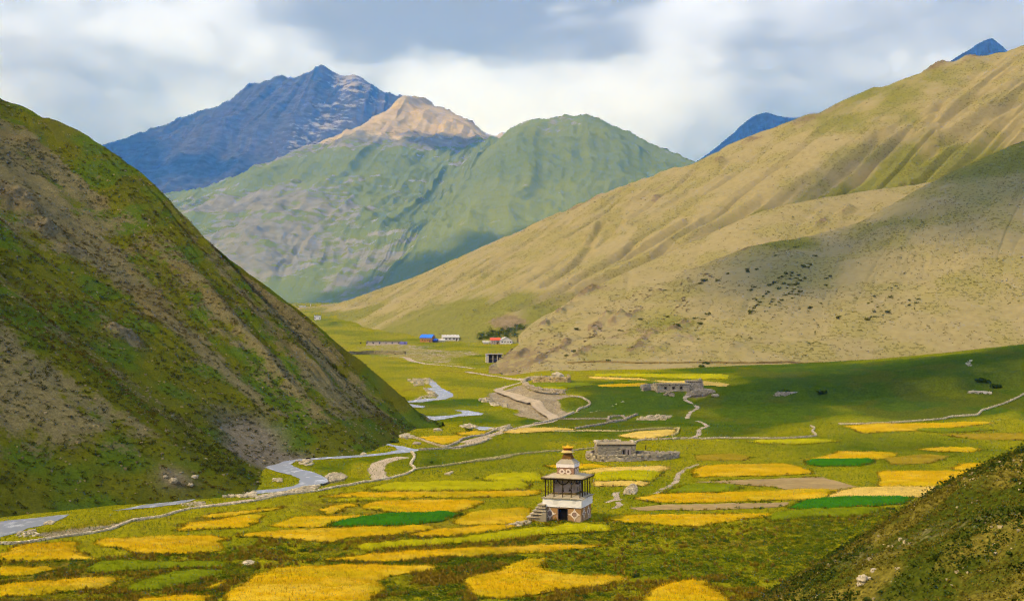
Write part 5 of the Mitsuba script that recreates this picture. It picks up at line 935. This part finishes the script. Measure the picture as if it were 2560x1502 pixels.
def scatter(templates, pos, size, col, seed, sq=1.0):
    r = np.random.default_rng(seed); pos = np.asarray(pos, float); n = len(pos); pick = r.integers(0, len(templates), n); out = []
    size = np.broadcast_to(size, (n,)); col = np.broadcast_to(np.asarray(col, float), (n, 3))
    for k, (v, f, sh) in enumerate(templates):
        i = np.where(pick == k)[0]
        if not len(i): continue
        a = r.uniform(0, 2 * np.pi, len(i)); ca, sa = np.cos(a)[:, None], np.sin(a)[:, None]
        vv = np.stack([v[:, 0] * ca - v[:, 1] * sa, v[:, 0] * sa + v[:, 1] * ca, np.broadcast_to(v[:, 2] * sq, (len(i), len(v)))], -1) * size[i][:, None, None] + pos[i][:, None]
        ff = f[None] + len(v) * np.arange(len(i))[:, None, None]
        cc = col[i][:, None] * sh[None, :, None] * r.uniform(0.75, 1.25, len(i))[:, None, None]
        out.append((vv.reshape(-1, 3), ff.reshape(-1, 3), np.clip(cc.reshape(-1, 3), 0.002, 0.9)))
    return join(out)
def stuff(name, label, parts, bsdf='painted'):
    V, F, C = join(parts) if isinstance(parts, list) else parts
    k = put(name, (V, F), bsdf, color=C); tag(k, label, kind='stuff'); return k
def in_frame(p, m=40):
    q = to_px(p); return (q[:, 0] > -m) & (q[:, 0] < 2560 + m) & (q[:, 1] > -m) & (q[:, 1] < 1502 + m)
def ground_normal_pick(name, n, seed, lo=0.02, hi=1.0):
    P = LOFT[name][2]; nr, nc = P.shape[:2]; nv = nr - 24; r = np.random.default_rng(seed)
    i = r.integers(1, nv - 1, n * 5); j = r.integers(0, nc - 1, n * 5); a, b = r.random((2, n * 5))[:, :, None]
    p = P[i, j] * (1 - a) * (1 - b) + P[i + 1, j] * a * (1 - b) + P[i, j + 1] * (1 - a) * b + P[i + 1, j + 1] * a * b
    area = np.linalg.norm(np.cross(P[i + 1, j] - P[i, j], P[i, j + 1] - P[i, j]), axis=1)
    k = in_frame(p) & (r.random(n * 5) < area / np.quantile(area, 0.95)); return p[k][:n]
# left hill: dark tussocks, thicker in patches
p = ground_normal_pick('left', 26000, 1); d = meshkit.fbm(p / 16.0, 3, 7); f = meshkit.fbm(p / 5.0, 2, 8); r = np.random.default_rng(2)
p = p[r.random(len(p)) < sm(0.36, 0.58, d * 0.6 + f * 0.4)]; cm = meshkit.fbm(p / 20.0, 2, 17)[:, None]
stuff('hillside_scrub', 'dark tussocks and scrub dotting the left hillside', scatter(SMALL, p, np.random.default_rng(3).uniform(0.22, 0.62, len(p)), np.array([0.040, 0.042, 0.006]) * (0.7 + 0.9 * cm) + [0.02, 0, 0] * (cm > 0.55), 4, sq=0.9))
p = ground_normal_pick('left', 4000, 11); r = np.random.default_rng(12)
V, F, C = stones(p, r.uniform(0.12, 0.42, (len(p), 1)) * [1, 1, 0.7], np.array([0.21, 0.175, 0.09]), 13); stuff('hillside_stones', 'loose stones on the left hillside', (V, F, C))
# near tan spur: small dots of scrub and outcrops
p = ground_normal_pick('F', 9000, 21); d = meshkit.fbm(p / 22.0, 3, 27); r = np.random.default_rng(22); p = p[r.random(len(p)) < sm(0.36, 0.62, d)]
stuff('spur_scrub', 'small dry tufts dotting the near tan spur', scatter(SMALL, p, np.random.default_rng(23).uniform(0.25, 0.75, len(p)), (0.105, 0.095, 0.016), 24, sq=0.7))
q = np.random.default_rng(31); pts = np.column_stack([q.uniform(1240, 1800, 1500), q.uniform(680, 915, 1500)]); l = (pts[:, 1] - 905) / -0.36 + 1240
pts = pts[(np.abs(pts[:, 0] - l) < 130)]; pts = pts[meshkit.fbm(np.column_stack([pts / 38.0, 0 * pts[:, 0]]), 3, 5) > 0.54]; P3 = on_loft('F', pts[:420]); V, F, C = stones(P3, np.random.default_rng(32).uniform(0.3, 1.1, (len(P3), 1)) * [1.9, 0.7, 0.7], np.array([0.23, 0.185, 0.085]), 33, yaw=np.full(len(P3), 0.9), rnd=0.3)
stuff('spur_rocks', 'broken rock ledges along the crest end of the tan spur', (V, F, C))
p = ground_normal_pick('E', 3200, 41); d = meshkit.fbm(p / 70.0, 3, 47); r = np.random.default_rng(42); p = p[r.random(len(p)) < sm(0.42, 0.66, d)]
stuff('ridge_scrub', 'sparse dark tufts on the long tan ridge', scatter(SMALL, p, np.random.default_rng(43).uniform(0.5, 1.5, len(p)), (0.105, 0.088, 0.02), 44, sq=0.6))
p = ground_normal_pick('E2', 1500, 51); stuff('ridge_scrub', 'sparse dark tufts on the middle tan ridge', scatter(SMALL, p, np.random.default_rng(53).uniform(0.4, 1.1, len(p)), (0.115, 0.095, 0.02), 54, sq=0.6))
# shrubs one by one
SHRUB = []
for i in range(6):
    v, f, sh = BALLS[i]; SHRUB.append([mikit.ply((v, f), 'painted', color=np.array(c) * sh[:, None]) for c in ((0.088, 0.094, 0.014), (0.036, 0.060, 0.006))])
SHN = [0]
def shrub(p, rad, label, group, dark=0, sq=1.0, name='shrub', cat='shrub'):
    SHN[0] += 1; i = SHN[0]
    k = fresh(name); scene[k] = {**SHRUB[i % 6][dark], 'to_world': T().translate([float(p[0]), float(p[1]), float(p[2]) - 0.1 * rad]).rotate([0, 0, 1], i * 77.0).scale([rad * 0.95, rad * 0.95, rad * 0.9 * sq])}
    tag(k, label, cat, group)
ORD = lambda n: {1: 'first', 2: 'second', 3: 'third', 4: 'fourth', 5: 'fifth', 6: 'sixth', 7: 'seventh', 8: 'eighth', 9: 'ninth', 10: 'tenth'}.get(n, f'{n}th')
K = [(640,350,22),(700,340,14),(672,362,12),(545,405,14),(490,415,15),(455,440,14),(430,455,9),(600,430,14),(575,455,12),(648,450,13),(620,475,14),(595,500,14),(570,510,12),(525,460,9),(535,435,10),(390,490,14),(355,510,14),(375,500,10),(480,500,12),(515,510,10),(500,540,9),(430,545,13),(445,535,9),(345,570,14),(325,588,13),(295,605,12),(595,530,11),(570,550,11),(545,570,11),(520,585,11),(490,598,12),(605,570,13),(580,595,12),(545,625,9),(385,635,12),(365,655,11),(350,672,9),(450,640,13),(430,655,12),(400,680,8),(215,632,12),(245,640,11),(275,660,14),(255,680,12),(230,690,10),(195,735,18),(185,755,12),(210,712,10),(320,738,9),(350,705,8),(228,530,14),(200,553,11)]
K.sort(key=lambda k: k[0] + k[1]); K = [(k, ri, ci) for ri in range(7) for ci, k in enumerate(sorted(K[ri * 8:ri * 8 + 8]))]
for (x, y, s), ri, ci in K:
    P3 = on_loft('F', [(1820 + x / 3.392, 560 + (y + s * 0.6) / 3.392)])[0]; shrub(P3, s * 1.6 / 3.392 / FPX * P3[1], f'dark shrub, {ORD(ci + 1)} up the {ORD(ri + 1)} slanting shrub row from the left on the spur', 'shrubs in slanting rows on the tan spur')
K = [(1238,605,14),(1190,665,12),(1222,655,9),(1238,735,14),(1270,705,10),(1180,800,17),(1210,785,10),(1238,780,11),(1382,538,10),(1428,522,10),(1388,615,15),(1355,737,18),(1318,775,8),(1540,643,12),(1612,632,13),(1588,665,12),(1538,682,12)]
for n, (x, y, s) in enumerate(sorted(K)):
    P3 = on_loft('F', [(1820 + x / 3.392, 560 + (y + s * 0.6) / 3.392)])[0]; shrub(P3, s * 1.6 / 3.392 / FPX * P3[1], f'dark shrub, {ORD(n + 1)} from the left in the loose right hand cluster on the spur', 'shrubs in a loose cluster on the tan spur')
K = [(170,380,13),(238,380,12),(160,400,9),(870,440,14),(840,455,11),(830,515,11),(685,705,17),(788,670,8),(930,785,17),(762,855,9),(570,190,14),(410,262,12),(745,268,12),(185,960,9),(740,915,8),(685,1010,9),(1130,895,10),(730,810,8),(1580,720,6)]
for n, (x, y, s) in enumerate(sorted(K)):
    P3 = on_loft('F', [(1820 + x / 3.392, 560 + (y + s * 0.6) / 3.392)])[0]; shrub(P3, s * 1.6 / 3.392 / FPX * P3[1], f'lone dark shrub on the tan spur, {ORD(n + 1)} from the left of the scattered ones', 'single shrubs on the tan spur')
K = [(2050,545,25),(2010,575,20),(2185,550,20),(2285,480,15),(2100,880,22),(2010,970,22),(2050,930,14),(1685,905,18),(1215,1040,15),(1015,1025,13),(790,1025,20),(1985,1125,14),(1955,920,18),(1420,925,18),(1800,985,26),(2495,850,18),(2480,460,20),(2500,650,14),(1660,645,16),(760,1240,22),(700,1285,16),(1340,1210,12),(1960,1040,11)]
for n, (x, y, s) in enumerate(sorted(K)):
    P3 = on_loft('F', [(1240 + x / 3.933, 560 + (y + s * 0.6) / 3.933)])[0]; shrub(P3, s * 1.5 / 3.933 / FPX * P3[1], f'dark shrub on the rocky left end of the spur, {ORD(n + 1)} from the left', 'shrubs on the rocky end of the tan spur')
for lab, pts in (('lone round shrub low on the tan spur above the trench line', [(1519, 900, 6.5)]), ('middle shrub of the tall leaning clump at the foot of the tan spur', [(1757, 912, 7)]), ('upper shrub of the tall leaning clump at the foot of the tan spur', [(1762, 904, 7)]), ('lowest shrub of the tall leaning clump at the foot of the tan spur', [(1752, 920, 7)]), ('dark shrub on the crest of the green fan at right', [(2170, 925, 2.5)]), ('small shrub near the right edge above the green fan', [(2355, 884, 4.5)])):
    for x, y, s in pts:
        P3 = on_loft('F', [(x, y + s * 0.6)])[0]; shrub(P3, s * 1.2 / FPX * P3[1], lab, 'leaning clump of shrubs' if 'clump' in lab else None, dark=1)
for lab, c, x, y, s in (('big dark green shrub in the lower centre right of the curved barley field', 'c', 1195, 1215, 52), ('dark bush just below the foot of the tower at left', 'c', 640, 890, 46), ('green bush below the golden strip right of the tower', 'c', 1770, 765, 46), ('dark bush in the grass right of the tower foot', 'c', 1165, 885, 44),
      ('dark bush at the right among foreground weeds', 'c', 2105, 872, 44), ('dark bush at lower right in the green hollow', 'c', 2150, 1065, 44), ('dark round bush at the bottom below the curved barley field', 'c', 710, 1425, 62), ('small dark bush at the right tip of the curved barley field', 'c', 1080, 1312, 32),
      ('green bush on the margin of the long lower golden strip', 'b', 1325, 1005, 46), ('dark bush left of centre in the weedy strip', 'b', 465, 968, 42), ('bush at the right end of the emerald strip', 'b', 2005, 612, 46), ('dark bush at the upper margin of weeds left of the curved field', 'b', 2345, 1045, 44), ('dark bush in the weeds above the biggest barley field', 'b', 1375, 1122, 40),
      ('dark round bush at the right end of the pale cut field', 'd', 1600, 460, 42), ('smaller bush left of the round bush by the pale cut field', 'd', 1525, 475, 28), ('bush on the lower edge of the brightest golden strip', 'd', 490, 472, 50), ('small bush left of the one under the brightest golden strip', 'd', 302, 492, 26), ('bush at the top of the weedy slope below the green strip', 'd', 590, 682, 32), ('bush beside the emerald strip below the near slope', 'd', 1180, 560, 40), ('thin upright dark weed in the grass at upper right', 'd', 322, 70, 13),
      ('dark shrub by the stream at the foot of the dark hillside', 'g', 1165, 640, 46), ('second dark shrub by the stream under the dark hillside', 'g', 1350, 660, 60), ('dark shrub by the stream at the pool below the far meander', 'g', 2110, 555, 50), ('dark bush in the scree gully at the river corner', 'g', 20, 890, 34), ('small bush in the green meadow left of the mossy wall', 'g', 1720, 880, 26), ('small dark bush above the long yellow green strip', 'g', 2165, 1032, 22), ('dark green bushes of the far fan slope at right', 'e', 2200, 350, 60), ('dark shrub mound on the fan slope at right', 'e', 2310, 400, 50), ('dark bush on the green fan above the meadow', 'e', 970, 445, 44), ('dark bush at the bank above the river flats', 'e', 690, 440, 26)):
    P3 = on_ground(PX(c, [(x, y + s * 0.55)]))[0]; shrub(P3, s * 1.05 / SRC[c][2] / FPX * P3[1], lab, None, dark=1, sq=0.9)
# green thicket under the quarry scarp behind the red roofed house
r = np.random.default_rng(61); gq = PX('h', [(1960, 405), (2030, 395), (2110, 385), (2200, 375), (2280, 340), (2330, 310), (2150, 360), (2250, 350), (2060, 370)])
P3 = np.vstack([on_loft('E', gq + r.normal(0, 5, gq.shape)) for _ in range(16)])
stuff('thicket', 'bright green thicket under the eroded scarp', scatter(SMALL, P3, r.uniform(1.2, 2.6, len(P3)), (0.085, 0.115, 0.006), 62))
# grass of the valley floor: blades, and leafy weeds in the foreground
def floor_points(n, y0, y1, seed, power=1.0):
    r = np.random.default_rng(seed); y = y0 * (y1 / y0) ** (r.random(n) ** power); x = y * r.uniform(-0.385, 0.385, n)
    pt = shapely.points(x, y); k = ~shapely.contains(FIELD_UNION, pt) & ~shapely.contains(WATER_UNION, pt); return np.column_stack([x[k], y[k]])
shapely.prepare(FIELD_UNION); shapely.prepare(WATER_UNION)
q = floor_points(150000, 128, 330, 71); z = G(q[:, 0], q[:, 1]); p3 = np.column_stack([q, 0 * z]); k = meshkit.fbm(p3 / [16, 9, 1], 3, 72); k2 = meshkit.fbm(p3 / 3.0, 2, 73)
cg = np.array([0.125, 0.142, 0.004]) * (1 - sm(0.45, 0.62, k))[:, None] + np.array([0.060, 0.095, 0.003]) * sm(0.45, 0.62, k)[:, None]; cg = cg * (0.7 + 0.6 * k2[:, None])
stuff('grass', 'grass of the valley floor', [blades(np.column_stack([q, z - 0.03]), 0.24 * (0.6 + 0.8 * k2), 0.03 * q[:, 1] / 130, cg, 74, lean=0.8, rnd=0.22)])
def weedy(name, label, c, poly, n, size, col, seed, tpl, thr=0.45, sq=1.0, scale=3.0):
    pg = ground_poly(c, poly); r = np.random.default_rng(seed); x0, y0, x1, y1 = pg.bounds
    q = np.column_stack([r.uniform(x0, x1, n * 4), r.uniform(y0, y1, n * 4)]); pt = shapely.points(q); q = q[shapely.contains(pg, pt) & ~shapely.contains(FIELD_UNION, pt)]
    f = meshkit.fbm(np.column_stack([q / scale, 0 * q[:, 0]]), 3, seed); q = q[f > thr][:n]
    return scatter(tpl, np.column_stack([q, G(q[:, 0], q[:, 1]) - 0.03]), r.uniform(0.5, 1.5, len(q)) * size, col, seed, sq)
BRN, DGR, OLV = (0.21, 0.145, 0.010), (0.070, 0.105, 0.004), (0.22, 0.215, 0.006)
W = []
for i, (c, poly, n, kinds) in enumerate([
    ('a', [(-40, 1080), (900, 1072), (1300, 1010), (2200, 1000), (2560, 900), (2560, 1200), (1300, 1290), (570, 1300), (-40, 1345)], 2600, 'bdo'), ('a', [(-40, 1250), (1180, 1270), (2240, 1190), (2517, 1180), (2100, 1500), (-40, 1520)], 2400, 'dbo'),
    ('b', [(0, 860), (1200, 850), (2517, 780), (2800, 760), (2800, 940), (1000, 1040), (0, 1200)], 2800, 'bdo'), ('b', [(680, 1090), (2517, 1030), (2700, 1070), (2020, 1280), (1700, 1150), (700, 1140)], 1800, 'ddb'), ('b', [(1100, 1450), (1200, 1280), (1700, 1180), (2080, 1250), (2200, 1500), (1100, 1520)], 1700, 'bdo'),
    ('c', [(0, 700), (900, 690), (1700, 760), (2517, 700), (3300, 600), (3900, 560), (3700, 1300), (2400, 1300), (1300, 1240), (300, 1150), (330, 950), (0, 920)], 6500, 'oddodbod'), ('c', [(0, 1450), (1100, 1320), (1700, 1240), (2300, 1240), (2700, 1540), (0, 1540)], 3000, 'dob'), ('d', [(0, 640), (1000, 640), (1500, 500), (1700, 460), (1400, 760), (600, 1150), (0, 1300)], 3200, 'odd')]):
    for j, kd in enumerate(kinds):
        W.append(weedy('w', '', c, poly, n // len(kinds), {'b': 0.34, 'd': 0.36, 'o': 0.30}[kd], {'b': BRN, 'd': DGR, 'o': OLV}[kd], 100 + i * 7 + j, TUSS if kd == 'b' else SMALL, thr={'b': 0.50, 'd': 0.50, 'o': 0.45}[kd], sq=1.3 if kd == 'b' else 0.75))
stuff('weeds', 'reddish and green weeds on the field margins', W)
E = []; r = np.random.default_rng(301)
for g in getattr(FIELD_UNION, 'geoms', [FIELD_UNION]):
    if g.centroid.y > 330: continue
    m = int(g.exterior.length * (2.6 if g.centroid.y < 220 else 1.3)); E.append(np.array([g.exterior.interpolate(t).coords[0] for t in r.uniform(0, g.exterior.length, m)]) + r.normal(0, 0.45, (m, 2)))
E = np.vstack(E); ek = meshkit.fbm(np.column_stack([E / 7.0, 0 * E[:, 0]]), 3, 302); E = E[ek > 0.44]; ek = ek[ek > 0.44]; z = G(E[:, 0], E[:, 1])
col = np.where((ek > 0.56)[:, None], np.array(BRN), np.where((r.random(len(E)) < 0.5)[:, None], np.array(OLV), np.array(DGR)))
stuff('field_margin_weeds', 'weeds and grass clumps along the field edges', scatter(TUSS + SMALL, np.column_stack([E, z]), r.uniform(0.14, 0.5, len(E)), col * 0.9, 303, sq=1.0))
# near slope: leafy scrub, flowers and stones
def slope_points(n, seed):
    r = np.random.default_rng(seed); i = r.integers(275, 600, n * 4); j = r.integers(205, 416, n * 4)
    p = np.stack([sx[i, j], sy[i, j], sz[i, j]], -1) + np.column_stack([r.uniform(0, .31, n * 4), r.uniform(0, .33, n * 4), 0 * i]); d = p[:, 1]
    g = G(p[:, 0], p[:, 1]); k = in_frame(p, 450) & (d > 45) & (p[:, 2] > g - 0.1); return p[k][:n]
p = slope_points(32000, 81); d = meshkit.fbm(p / 4.0, 3, 82); r = np.random.default_rng(83)
c = np.where((d > 0.52)[:, None], np.array([0.034, 0.052, 0.005]), np.array([0.105, 0.088, 0.010]))
stuff('slope_scrub', 'leafy scrub covering the near slope', [scatter(TINY, p, r.uniform(0.16, 0.42, len(p)) * np.where(d > 0.52, 1.3, 0.9), c * 1.05, 84, sq=0.9), scatter(TUSS, slope_points(17000, 85), 0.24, (0.17, 0.15, 0.012), 86)])
p = slope_points(5000, 87); f = meshkit.fbm(p / 2.5, 2, 88); p = p[f > 0.5]
V, F, C = stones(p + [0, 0, 0.06], np.random.default_rng(89).uniform(0.06, 0.20, (len(p), 1)) * [1, 1, 0.8], np.array([0.40, 0.34, 0.19]), 90); stuff('slope_stones', 'pale stones between the scrub of the near slope', (V, F, C))
def near_ray(px, py):
    dd = np.linspace(40, 165, 3000); P = np.stack([(px - 1280) / FPX * dd, dd, HC - (py - HZ) / FPX * dd], -1); i = np.argmax(P[:, 2] < H(P[:, 0], P[:, 1])); return np.array([P[i, 0], P[i, 1], H(P[i, 0], P[i, 1])])
boulder('d', (0, 0), 0.44, 'large pale boulder on the near slope at the bottom right', (0.44, 0.39, 0.26), 31, ground=near_ray(*PX('d', [(940, 1305)])[0]), sq=0.9)
boulder('d', (0, 0), 0.26, 'smaller pale boulder just above the large one on the near slope', (0.40, 0.35, 0.23), 32, ground=near_ray(*PX('d', [(1045, 1200)])[0]), sq=0.9)
for n, (x, y, s) in enumerate(sorted([(2285, 565, 34), (1350, 968, 34), (2075, 795, 36), (2370, 1000, 40), (1660, 1255, 44), (1760, 1390, 44), (985, 1450, 44), (1110, 1372, 34), (1400, 1080, 40), (1990, 930, 40), (2440, 270, 44), (820, 1400, 40)])):
    P3 = near_ray(*PX('d', [(x, y + s * 0.5)])[0]); shrub(P3, s * 1.1 / 3.933 / FPX * P3[1], f'dark leafy bush on the scrubby near slope, {ORD(n + 1)} from the left', 'bushes on the near slope', dark=1)
for (x, y), rr, lab in (((433, 1203), 0.62, 'large pale rock at the foot of the dark hillside'), ((487, 1192), 0.5, 'tan rock right of the large pale rock on the dark hillside'), ((412, 1192), 0.36, 'small pale rock left of the large one on the dark hillside'), ((475, 1215), 0.4, 'pale rock below the tan one at the hillside foot')):
    boulder('d', (0, 0), rr, lab, PALE * 0.8, int(x), ground=on_loft('left', [(x, y)])[0], sq=0.7, cat='rock')
# the thin trench line along the foot of the tan spur
tp = on_loft('F', [(x, y) for x, y in zip(np.linspace(1430, 2060, 60), np.interp(np.linspace(1430, 2060, 60), [1430, 1500, 1600, 1750, 1880, 1960, 2060], [907, 904, 908, 906, 908, 905, 914]))])
V, F, C = stones(tp + [0, 0, 0.1], [3.4, 0.7, 0.6], np.array([0.24, 0.18, 0.06]), 95, yaw=np.zeros(len(tp)), jit=0.1); k = put('stone_wall', (V, F), 'painted', color=C); tag(k, 'thin low wall line contouring the foot of the tan spur', 'stone wall')
# ------------------------------------------------------------------ unseen clouds added outside the picture to shade parts of the valley
def shade_cloud(P, t, rx, ry, rz, seed, turn=0.0, n=110):
    if isinstance(P[0], str): P = on_loft(P[0], [P[1:]])[0]
    c = np.array(P, float) + SUN * t
    r = np.random.default_rng(seed); V, F = [], []
    ico = trimesh.creation.icosphere(subdivisions=2)
    for i in range(n):
        q = r.normal(size=3) * [0.42, 0.42, 0.22]
        if np.linalg.norm(q[:2]) > 1: continue
        s = (0.16 + 0.22 * r.random()) * (1.15 - 0.75 * np.linalg.norm(q[:2])) * min(rx, ry)
        v = ico.vertices * [s, s, s * 0.7] * (1 + 0.35 * (meshkit.fbm(ico.vertices * 2.2 + i * 3.1, 3, seed) - 0.5)[:, None])
        o = q * [rx, ry, rz]; a = math.radians(turn); o = np.array([o[0] * math.cos(a) - o[1] * math.sin(a), o[0] * math.sin(a) + o[1] * math.cos(a), o[2]])
        V.append(v + c + o); F.append(ico.faces + 162 * (len(V) - 1))
    k = put('shade_cloud', (np.vstack(V), np.vstack(F)), 'cloud_white', smooth=True)
    tag(k, 'puffy unseen cumulus added high above the valley to shade part of it', kind='structure')
scene['cloud_white'] = {'type': 'twosided', 'bsdf': {'type': 'diffuse', 'reflectance': {'type': 'rgb', 'value': [0.85, 0.86, 0.88]}}}
for args in CLOUD_SHADES: shade_cloud(*args)

# ------------------------------------------------------------------ air
scene['air'] = {'type': 'homogeneous', 'albedo': {'type': 'rgb', 'value': [0.96, 0.96, 0.96]}, 'sigma_t': {'type': 'rgb', 'value': HAZE}, 'phase': {'type': 'isotropic'}}
ztop = max(float(np.max(l[2][..., 2])) for l in LOFT.values()) + 40
ZLOW = min(float(np.min(l[2][..., 2])) for l in LOFT.values()) - 5
scene['haze'] = {'type': 'cube', 'to_world': T().translate([0, 8900, (ztop + ZLOW) / 2]).scale([14000, 9400, (ztop - ZLOW) / 2]), 'bsdf': {'type': 'null'}, 'interior': {'type': 'ref', 'id': 'air'}}
tag('haze', 'thin blue mountain haze', kind='stuff')
scene['camera']['medium'] = {'type': 'ref', 'id': 'air'}
